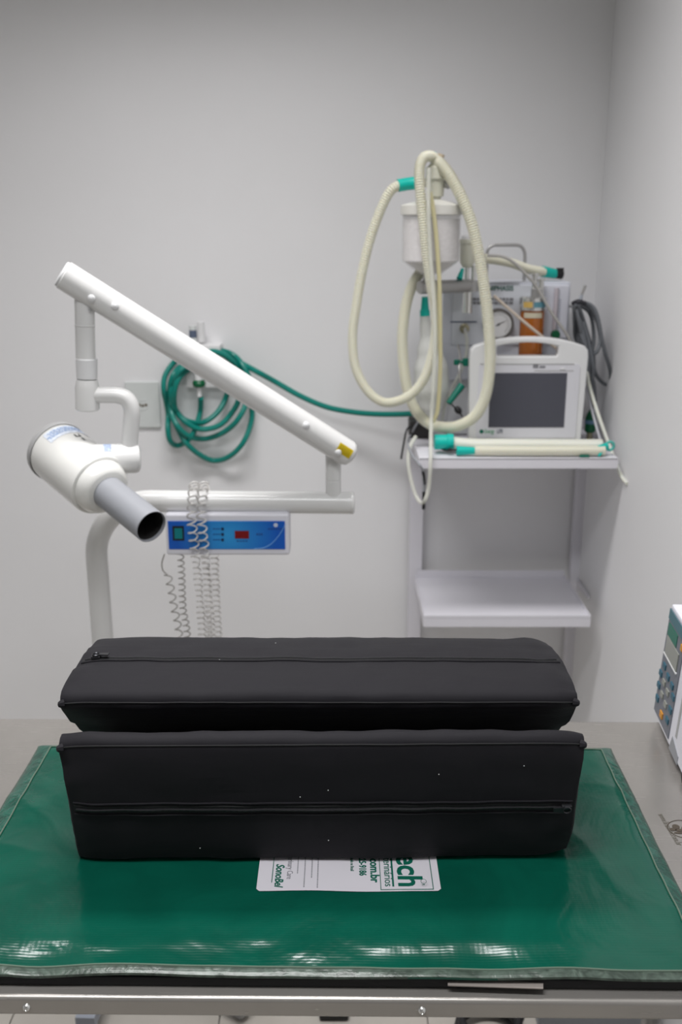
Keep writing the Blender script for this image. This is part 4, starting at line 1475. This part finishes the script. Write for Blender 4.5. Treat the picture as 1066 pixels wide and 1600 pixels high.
def slot():
    a, b = at(776, 557, MY), at(874, 535, MY)
    x0_, x1_ = a.x, b.x
    z0_, z1_ = a.z, b.z
    out = [V((x0_ + 0.004, 0, z0_)), V((x1_ - 0.004, 0, z0_)), V((x1_, 0, z0_ + 0.006))]
    for k in range(9):
        u = 1 - 2 * k / 8
        out.append(V(((x0_ + x1_) / 2 + (x1_ - x0_) / 2 * u, 0, z1_ - 0.0095 * abs(u) ** 2)))
    out.append(V((x0_, 0, z0_ + 0.006)))
    return out


bm = bmesh.new()
loops = []
for pts in (outline(0, mw, mw * 0.965), slot()):
    vv = [bm.verts.new(p) for p in pts]
    ee = [bm.edges.new((vv[i], vv[(i + 1) % len(vv)])) for i in range(len(vv))]
    loops.append(ee)
r_ = bmesh.ops.triangle_fill(bm, use_beauty=True, use_dissolve=False, edges=[e for l in loops for e in l])
fcs = [f for f in bm.faces]
ext = bmesh.ops.extrude_face_region(bm, geom=fcs)
for v in [e for e in ext['geom'] if isinstance(e, bmesh.types.BMVert)]:
    v.co.y += DM
bmesh.ops.recalc_face_normals(bm, faces=bm.faces)
sharp = [e for e in bm.edges if len(e.link_faces) == 2 and e.calc_face_angle(0) > 1.0]
bmesh.ops.bevel(bm, geom=sharp, offset=0.004, segments=3, affect='EDGES', profile=0.5)
bm.verts.index_update()
gm = ([V((v.co.x, v.co.y + MY, v.co.z)) for v in bm.verts], [tuple(v.index for v in f.verts) for f in bm.faces])
bm.free()
body = obj('body', gm, PLAST, mn, auto=0.5)
zb_ = at(776, 560, MY).z
obj('rear_housing', box(V((mcx, MY + DM + 0.028, (mz0 + zb_) / 2)), (mw * 0.88, 0.058, zb_ - mz0 - 0.002), 0.008), PLAST, mn)


def onm(px, py, lift=0.001):
    p = at(px, py, MY)
    return V((p.x, MY - lift, p.z))


def mrect(x0_, y0_, x1_, y1_, lift, th):
    a, b = onm(x0_, y0_, lift), onm(x1_, y1_, lift)
    return slab([a, V((b.x, a.y, a.z)), b, V((a.x, a.y, b.z))], -YY, th)


fa_, fb_ = onm(748, 569), onm(899, 684)
bz = obj('bezel', slab(rrect(V(((fa_.x + fb_.x) / 2, MY - 0.0002, (fa_.z + fb_.z) / 2)), XX, ZZ, fb_.x - fa_.x, fa_.z - fb_.z, 0.006), -YY, 0.0022), mat('bezel_white', (0.70, 0.70, 0.745), 0.4), body, smooth=False)
obj('screen', mrect(766.5, 582.5, 881, 667.5, 0.0024, 0.0008), SCREEN, mn, smooth=False, label='dark grey blank screen')
obj('trim_line', join(mrect(750, 568, 897, 569.6, 0.0024, 0.0006), mrect(835, 578.5, 896, 579.8, 0.0024, 0.0006)), GREYR, mn, smooth=False)
p = onm(836, 575, 0.0026)
obj('model_print', join(mrect(833, 569, 841, 575, 0.0026, 0.0004), mrect(843, 571.5, 852, 575, 0.0026, 0.0004)), INKGREY, mn, smooth=False)
obj('button', box(onm(879, 576, 0.003), (0.012, 0.003, 0.003), 0.001), PLAST, mn)
p = onm(757, 676.5, 0.0024)
lg_ = obj('lettering', text('Energy', 0.0145, p, XX, ZZ, ex=0.0004, bold=0.0002, squash=0.62), mat('bright_green_ink', (0.08, 0.36, 0.18), 0.5), mn, smooth=False)
p2 = onm(776, 676.5, 0.0024)
obj('lettering', text('LIFE', 0.0145, p2, XX, ZZ, ex=0.0004, bold=0.0003, squash=0.62), mat('dark_ink', (0.05, 0.07, 0.11), 0.5), mn, smooth=False)
obj('logo_mark', lathe(onm(752.5, 674, 0.002), -YY, [(0, 0.0055), (0.0007, 0.0055), (0.0007, 0)], 16), TEALD, mn)

# ------------------------------------------------------------------ breathing hoses
lp = [(640, 287), (626, 289), (610, 299), (594, 330), (578, 376), (566, 425), (557, 477), (551, 526), (556, 575), (576, 612), (603, 629), (637, 620), (661, 595), (674, 560), (681, 520), (680, 480), (674.5, 450), (667, 400), (661, 340), (656, 290), (656, 262), (662, 247), (673, 244), (682, 250)]
lY = [2.47, 2.465, 2.46, 2.46, 2.46, 2.46, 2.46, 2.46, 2.455, 2.445, 2.435, 2.425, 2.42, 2.415, 2.41, 2.405, 2.40, 2.395, 2.395, 2.405, 2.42, 2.435, 2.455, 2.47]
hA = obj('breathing_hose', ribbed([at(a, b, y) for (a, b), y in zip(lp, lY)], mpx(8.2, at(600, 500, 2.46))), HOSE, label='cream corrugated breathing hose looping far out to the left', cat='hose', group='corrugated breathing hoses')
obj('cuff', tube(spl([at(652, 286, 2.47), at(640, 287, 2.47), at(622, 290, 2.464)], 0.004), mpx(9.6, at(635, 288, 2.47)), 16), TEAL, hA, label='green end cuff')
rp_ = [(657, 425), (645, 445), (635, 475), (629, 520), (630, 560), (636, 605), (648, 638), (668, 660), (697, 668), (727, 661), (748, 643), (761, 610), (766, 560), (763, 500), (757, 450), (748, 395), (736, 345), (720, 305), (704, 276), (690, 258), (682, 252)]
rY = [2.50, 2.50, 2.50, 2.495, 2.49, 2.485, 2.475, 2.455, 2.425, 2.41, 2.40, 2.395, 2.395, 2.395, 2.395, 2.40, 2.405, 2.415, 2.43, 2.45, 2.465]
hB = obj('breathing_hose', ribbed([at(a, b, y) for (a, b), y in zip(rp_, rY)], mpx(9.4, at(600, 500, 2.46))), HOSE, label='cream corrugated breathing hose hanging in front of the monitor corner', cat='hose', group='corrugated breathing hoses')
tp = [(756, 404), (775, 406), (800, 411), (825, 420), (845, 424), (855, 425)]
hC = obj('breathing_hose', ribbed([at(a, b, AY - 0.06 + 0.02 * k) for k, (a, b) in enumerate(tp)], mpx(7.5, at(800, 400, 2.6))), HOSE, label='short cream hose across top of machine with green cuff and black cap', cat='hose', group='corrugated breathing hoses')
obj('cuff', cyl(at(847, 424, AY + 0.03), at(868, 428, AY + 0.045), 0.0145, 0.0125, n=18, bev=0.001), TEAL, hC, label='green end cuff')
obj('end_cap', join(cyl(at(866, 427.5, AY + 0.043), at(878, 429, AY + 0.05), 0.012, n=14), cyl(at(870, 421, AY + 0.046), at(881, 421, AY + 0.046), 0.004, n=8)), BLACK, hC, label='black end cap')

# thin tubes
tA = [(671, 262), (670, 290), (670, 340), (673, 400), (678, 470), (680, 540), (677, 610), (674, 660), (673, 720), (670, 762), (662, 785), (652, 778), (643, 752), (638, 720), (641, 698), (650, 682)]
obj('thin_tube', tube(spl([at(a, b, 2.372 if i < 8 else 2.32 if i < 11 else 2.36 + 0.02 * (i - 11)) for i, (a, b) in enumerate(tA)], 0.008), mpx(3.2, at(673, 500, 2.38)), 10), mat('clear_tube', (0.80, 0.81, 0.73), 0.3, alpha=0.6), label='long thin pale tube hanging straight down past the shelf edge', cat='tube')
tB = [(672, 300), (676, 320), (681, 360), (685, 410), (687, 450), (688, 520), (688, 580), (684, 640), (676, 660)]
obj('thin_tube', tube(spl([at(a, b, 2.388) for i, (a, b) in enumerate(tB)], 0.008), mpx(3.4, at(673, 500, 2.38)), 10), mat('yellowed_tube', (0.68, 0.63, 0.38), 0.35, sss=0.2), label='yellowed thin tube hanging in front of the canister', cat='tube')
tC = [(762, 399), (785, 401), (803, 410), (825, 432), (840, 450), (860, 485), (884, 520), (896, 540)]
obj('thin_tube', tube(spl([at(a, b, AY - 0.085 + 0.003 * i) for i, (a, b) in enumerate(tC)], 0.008), mpx(2.4, at(800, 450, 2.5)), 8), mat('greyish_tube', (0.44, 0.43, 0.41), 0.4), label='grey thin tube arching over the vaporizer stems', cat='tube')
tD = [(772, 462), (790, 478), (812, 497), (830, 512), (846, 525), (870, 545)]
obj('thin_tube', tube(spl([at(a, b, AY - 0.10) for (a, b) in tD], 0.008), mpx(2.4, at(800, 500, 2.5)), 8), mat('tan_tube', (0.60, 0.52, 0.44), 0.4), label='tan thin tube crossing the front of the amber jar', cat='tube')
tE = [(727, 517), (730, 535), (728, 558), (718, 585), (704, 612), (694, 640), (690, 672)]
obj('thin_tube', tube(spl([at(a, b, AY - 0.03 - 0.004 * i) for i, (a, b) in enumerate(tE)], 0.008), mpx(2.6, at(720, 560, 2.57)), 8), CLEAR, label='clear thin tube from machine flush valve down to shelf', cat='tube')
tF = [(916, 575), (922, 605), (936, 650), (952, 695), (962, 722), (972, 745), (980, 756)]
obj('thin_tube', tube(spl([at(a, b, 2.52 - 0.035 * i) for i, (a, b) in enumerate(tF)], 0.008), mpx(2.8, at(940, 650, 2.4)), 8), HOSEW, label='pale thin tube dangling off the shelf right end', cat='tube')
tG = [(914, 596), (925, 640), (936, 680), (944, 704)]
obj('thin_tube', tube(spl([at(a, b, 2.53 - 0.05 * i) for i, (a, b) in enumerate(tG)], 0.008), mpx(2.0, at(940, 650, 2.4)), 8), mat('lilac_tube', (0.48, 0.48, 0.52), 0.4), label='grey thin tube running down beside the monitor to the lying hoses', cat='tube')

# breathing bag under the machine arm, with green neck
bgp = [(664, 492), (665, 505), (669, 530), (673, 565), (674, 605), (672, 640), (668, 660)]
bgr = [0.012, 0.018, 0.032, 0.044, 0.046, 0.034, 0.012]
bp_ = spl([at(a, b, 2.53) for a, b in bgp], 0.006)


def bagr(i):
    t = i / (len(bp_) - 1) * (len(bgr) - 1)
    k = min(len(bgr) - 2, int(t))
    f = t - k
    f = f * f * (3 - 2 * f)
    return bgr[k] * (1 - f) + bgr[k + 1] * f


bg = obj('breathing_bag', tube(bp_, 1.0, 24, rf=bagr), BAG, label='slack pale breathing bag hanging by a green neck behind the hoses', cat='breathing bag', auto=1.0)
obj('neck', join(cyl(at(664, 494, 2.53), at(664, 484, 2.53), 0.0125, n=16, bev=0.001), cyl(at(664, 486, 2.53), at(664, 464, 2.525), 0.0105, 0.008, n=16)), TEAL, bg, label='green neck')

# green and black sampling line beside the monitor
sl = root('sample_line', at(713, 600, 2.50), 'dark green tapered connector with black plug, hanging left of the monitor', 'connector')
obj('upper_lead', tube(spl([at(716, 540, 2.565), at(719, 556, 2.54), at(718, 575, 2.51), at(720, 600, 2.50), at(721, 612, 2.5)], 0.006), 0.0035, 8), GREYM, sl)
obj('green_clip', join(cyl(at(714, 562, 2.52), at(714, 570, 2.52), 0.008, n=12, bev=0.002), cyl(at(728, 560, 2.52), at(728, 572, 2.52), 0.008, n=12, bev=0.002), cyl(at(712, 566, 2.52), at(730, 566, 2.52), 0.004, n=8)), TEALD, sl)
obj('taper', cyl(at(722, 602, 2.50), at(701, 630, 2.48), 0.0095, 0.007, n=14), mat('mid_green', (0.0, 0.20, 0.14), 0.4), sl)
obj('wire', tube(spl([at(702, 629, 2.48), at(708, 634, 2.475), at(716, 642, 2.47), at(723, 651, 2.465)], 0.004), 0.0022, 6), BLACK, sl)
obj('plug', lathe(at(712, 636, 2.472), at(721, 647, 2.467) - at(712, 636, 2.472), [(0, 0), (0, 0.005), (0.006, 0.0085), (0.014, 0.0085), (0.021, 0.004), (0.021, 0)], 12), BLACK, sl)

# hoses lying along the front of the shelf
hz = 0
for k, (pts, rr, lab, m_) in enumerate((
        ([(700, 692), (740, 693), (790, 699), (850, 703), (900, 702), (940, 702)], 10.5, 'thick pale hose lying on shelf with wide green cuff', HOSEW),
        ([(742, 711), (780, 708), (830, 708), (880, 706), (925, 705), (945, 704)], 7, 'cream hose lying along the shelf front edge with narrow green cuff', HOSE))):
    pp3 = []
    for i, (a, b) in enumerate(pts):
        Y = 2.394 if k == 0 else 2.358
        r0 = 0.0175 if k == 0 else 0.0125
        Y += (0.004 * sin(i)) if k == 0 else 0.004 * abs(i - 2.5) / 2.5 - 0.002
        q = at(a, 700, Y)
        z = SHZ + r0 + 0.0016 + (0.006 if (k == 0 and i == 0) else 0)
        pp3.append(V((q.x, Y, z)))
    o = obj('shelf_hose', ribbed(pp3, r0, 0.0055, 0.06 if k == 0 else 0.1), m_, label=lab, cat='hose', group='hoses lying on the upper shelf')
    if k == 0:
        c_ = pp3[0]
        obj('cuff', lathe(c_ + V((-0.034, -0.004, 0.004)), XX, [(0, 0), (0, 0.0185), (0.030, 0.0185), (0.031, 0.0205), (0.046, 0.0200), (0.046, 0)], 24), TEAL, o, label='wide green cuff')
    else:
        c_ = pp3[0]
        g_ = obj('cuff', lathe(c_ + V((-0.044, 0, 0)), XX, [(0, 0), (0, 0.0115), (0.05, 0.0085), (0.05, 0)], 20), TEAL, o, label='narrow green cuff')
        obj('black_strap', tube(spl([c_ + V((-0.044, 0, 0.002)), c_ + V((-0.058, 0.004, 0.001)), c_ + V((-0.068, 0.016, -0.003)), c_ + V((-0.085, 0.024, 0.002))], 0.004), 0.003, 7, rf=lambda i: 1.5 if 2 < i < 6 else 0.8), BLACK, o)
pp3 = [V((at(a, 700, y).x, y, SHZ + 0.0150)) for a, y in ((712, 2.428), (760, 2.426), (820, 2.428), (880, 2.426), (930, 2.422))]
obj('shelf_hose', ribbed(pp3, 0.0130, 0.0055, 0.08), HOSEW, label='pale hose lying deepest on the shelf, against the monitor foot', cat='hose', group='hoses lying on the upper shelf')
cp = at(940, 702, 2.36)
gcx = root('y_connector', V((cp.x, 2.36, SHZ)), 'small teal clip and ring lying at the right end of the shelf', 'connector')
zz = SHZ + 0.012
obj('clip_body', cyl(V((cp.x - 0.008, 2.36, zz + 0.006)), V((cp.x + 0.016, 2.37, zz + 0.012)), 0.0085, n=14, bev=0.001), TEAL, gcx)
obj('clip_ring', tube([V((cp.x + 0.022 + 0.010 * cos(a), 2.368, zz + 0.012 + 0.010 * sin(a))) for a in [2 * pi * i / 20 for i in range(21)]], 0.0036, 8, cap=False), mat('pale_teal', (0.10, 0.48, 0.42), 0.4), gcx)
obj('clip_tail', tube(spl([V((cp.x, 2.355, zz + 0.004)), V((cp.x - 0.004, 2.348, zz - 0.003)), V((cp.x - 0.010, 2.346, zz - 0.008))], 0.003), 0.003, 8), TEAL, gcx)
obj('green_tag', box(V((at(913, 712, 2.35).x, 2.3465, SHZ + 0.0035)), (0.024, 0.006, 0.006), 0.002), TEALD, label='tiny dark green stub at the shelf edge under the lying hoses', cat='connector')

# black adapter and leads at the left corner of the shelf
ap = at(658, 673, 2.60)
bxz = SHZ + 0.024
adp = root('power_adapter', V((ap.x, 2.60, SHZ)), 'black power adapter brick on the left corner of the upper shelf', 'adapter')
obj('body', box(V((ap.x - 0.002, 2.60, bxz)), (mpx(36, ap), 0.07, 0.046), 0.004), mat('adapter_black', (0.035, 0.033, 0.033), 0.5), adp)
obj('lead', tube(spl([V((ap.x - 0.028, 2.59, SHZ + 0.03)), V((at(636, 690, 2.5).x, 2.52, SHZ + 0.032)), V((at(631, 695, 2.48).x, 2.48, SHZ + 0.006)), V((at(627, 712, 2.46).x - 0.0, 2.46, SHZ - 0.03))], 0.006), 0.0026, 8), BLACK, adp)
tH = [(655, 657), (648, 668), (641, 682), (638, 694), (645, 712), (655, 725), (661, 735), (662, 750), (662, 765), (662, 796)]
obj('lead', tube(spl([at(a, b, 2.56 if i < 3 else (2.44, 2.36, 2.326)[min(i - 3, 2)]) for i, (a, b) in enumerate(tH)], 0.006), 0.0032, 8), GREYP, adp)
lk = [(661, 736), (662.5, 745), (663, 757)]
obj('lead_sleeve', tube(spl([at(a, b, 2.326) for a, b in lk], 0.004), 0.0038, 8), BLACK, adp)
obj('lead_sleeve', tube(spl([at(a, b, 2.326) for a, b in [(662.5, 768), (662.5, 780), (662, 795)]], 0.004), 0.0042, 8), BLACK, adp)

# grey cable bundle hanging at the right side of the machine
cbY = 2.54
hook = at(904, 470, 2.60)
base_loops = [
    [(905, 476), (922, 490), (928, 520), (926, 545), (918, 560), (922, 590), (926, 560), (914, 520), (903, 490)],
    [(905, 474), (926, 486), (938, 525), (934, 548), (924, 560), (924, 595), (921, 560), (908, 520), (900, 485)],
    [(908, 473), (930, 484), (943, 540), (954, 580), (953, 598), (945, 600), (932, 586), (924, 560), (911, 530), (902, 484)],
    [(900, 478), (907, 510), (914, 548), (925, 590), (928, 560), (918, 520), (905, 480)],
    [(898, 480), (898, 505), (900, 530), (912, 548), (924, 588), (920, 560), (908, 505), (899, 478)],
    [(902, 478), (911, 505), (916, 540), (922, 598), (927, 570), (914, 510), (902, 476)],
]
pts = []
for k, lpp in enumerate(base_loops):
    for i, (a, b) in enumerate(lpp):
        pts.append(at(a, b, cbY + 0.03 * sin(i * 1.1 + k * 1.3)))
pts.append(at(925, 590, cbY))
pts.append(at(928, 625, cbY))
cbn = root('cable_bundle', at(915, 600, cbY), 'bundle of dark grey monitor cables looped up on a hook by the corner', 'cable')
obj('cable', tube(spl(pts, 0.008), mpx(2.9, at(915, 550, cbY)), 8), CABLE, cbn)
obj('cable', tube(spl([at(900, 478, cbY + 0.02), at(904, 505, cbY + 0.02), at(909, 540, cbY + 0.02), at(918, 575, cbY + 0.01), at(925, 605, cbY), at(927, 628, cbY)], 0.008), mpx(6.5, at(915, 550, cbY)), 8), CABLE, cbn)
obj('cable_tie', tube(spl([at(896, 474, cbY - 0.01), at(904, 471, cbY - 0.03), at(914, 474, cbY - 0.01)], 0.004), 0.006, 8), mat('dark_wrap', (0.04, 0.04, 0.05), 0.6), cbn)
obj('plug', cyl(at(907, 470, cbY), at(909, 460, cbY), 0.006, 0.004, n=10), mat('pale_plug', (0.42, 0.45, 0.50), 0.5), cbn)
obj('plug_tip', cyl(at(909, 461, cbY), at(915, 446, cbY), 0.0035, n=8), GREYM, cbn)
obj('hook', join(cyl(at(903, 478, cbY + 0.005), V((at(903, 478, cbY).x, AY + 0.05, at(903, 478, cbY).z - 0.01)), 0.003, n=8), cyl(V((at(903, 478, cbY).x, AY + 0.05, at(903, 478, cbY).z - 0.01)), V((a1.x, AY + 0.05, at(903, 478, cbY).z - 0.01)), 0.003, n=8)), GREYM, am)
gb = at(922, 672, 2.56)
grb = root('green_regulator', V((gb.x, 2.56, SHZ)), 'small dark green bottle shaped fitting between monitor and corner wall', 'fitting')
obj('body', lathe(V((gb.x, 2.56, gb.z - 0.006)), ZZ, [(0, 0), (0, 0.010), (0.004, 0.014), (0.038, 0.014), (0.050, 0.010), (0.062, 0.003), (0.064, 0)], 20), GREENB, grb)
obj('band', lathe(V((gb.x, 2.56, gb.z + 0.018)), ZZ, [(0, 0.0146), (0.010, 0.0146)], 20), mat('blue_band', (0.12, 0.22, 0.35), 0.4), grb)
obj('stand', cyl(V((gb.x, 2.56, SHZ)), V((gb.x, 2.56, gb.z - 0.004)), 0.008, n=12), BRASS, grb)
obj('lead', tube(spl([V((gb.x, 2.56, gb.z + 0.056)), at(926, 640, 2.555), at(927, 626, 2.55)], 0.006), 0.003, 8), CABLE, grb)

# ------------------------------------------------------------------ what shows on the floor below the table front
def fx_(px, Y=1.76):
    return (px - 533) / 1550 * (Y * FW.y + 1.65 * -FW.z)


cc_ = V((fx_(757), 1.70, 0.012))
ring = []
for k in range(3 * 40):
    a = 2 * pi * k / 40
    ring.append(cc_ + V(((0.062 + 0.004 * sin(k * 0.05)) * cos(a), (0.062 + 0.003 * cos(k * 0.07)) * sin(a), 0.016 * k / 40)))
ring += [cc_ + V((0.066, 0.02, 0.045)), cc_ + V((0.03, 0.10, 0.02)), cc_ + V((-0.06, 0.20, 0.008)), cc_ + V((-0.12, 0.34, 0.008))]
obj('cable_coil', tube(spl(ring, 0.01), 0.009, 8), BLACK, label='black cable coiled on the floor under the table front', cat='cable')
bxr = root('storage_box', V(((fx_(836) + fx_(1002)) / 2, 1.80, 0)), 'pale blue-grey storage box on the floor under the right of table', 'box')
wbx = fx_(1002) - fx_(836)
obj('body', box(V(((fx_(836) + fx_(1002)) / 2, 1.86, 0.05)), (wbx, 0.26, 0.10), 0.006), mat('pale_blue_grey', (0.36, 0.39, 0.43), 0.5), bxr)
obj('lid', box(V(((fx_(836) + fx_(1002)) / 2, 1.86, 0.106)), (wbx + 0.008, 0.268, 0.014), 0.004), mat('pale_blue_grey2', (0.42, 0.45, 0.49), 0.5), bxr)
fsr = root('foot_switch', V((fx_(522), 1.79, 0)), 'small black foot pedal switch on the floor under table', 'pedal')
obj('base', box(V((fx_(522), 1.80, 0.012)), (0.064, 0.10, 0.024), 0.006), BLACK, fsr)
obj('pedal', box(V((fx_(522), 1.79, 0.033)), (0.052, 0.075, 0.016), 0.006, (XX, V((0, 0.96, 0.27)), V((0, -0.27, 0.96)))), BLACK, fsr)
wbr = root('white_carton', V((fx_(407), 1.85, 0)), 'small white carton on the floor behind the table front', 'carton')
obj('body', box(V((fx_(407), 1.85, 0.06)), (0.062, 0.14, 0.12), 0.002), PLAST, wbr)
obj('flap', box(V((fx_(407), 1.81, 0.121)), (0.060, 0.05, 0.002), 0.0005), PLATEW, wbr)
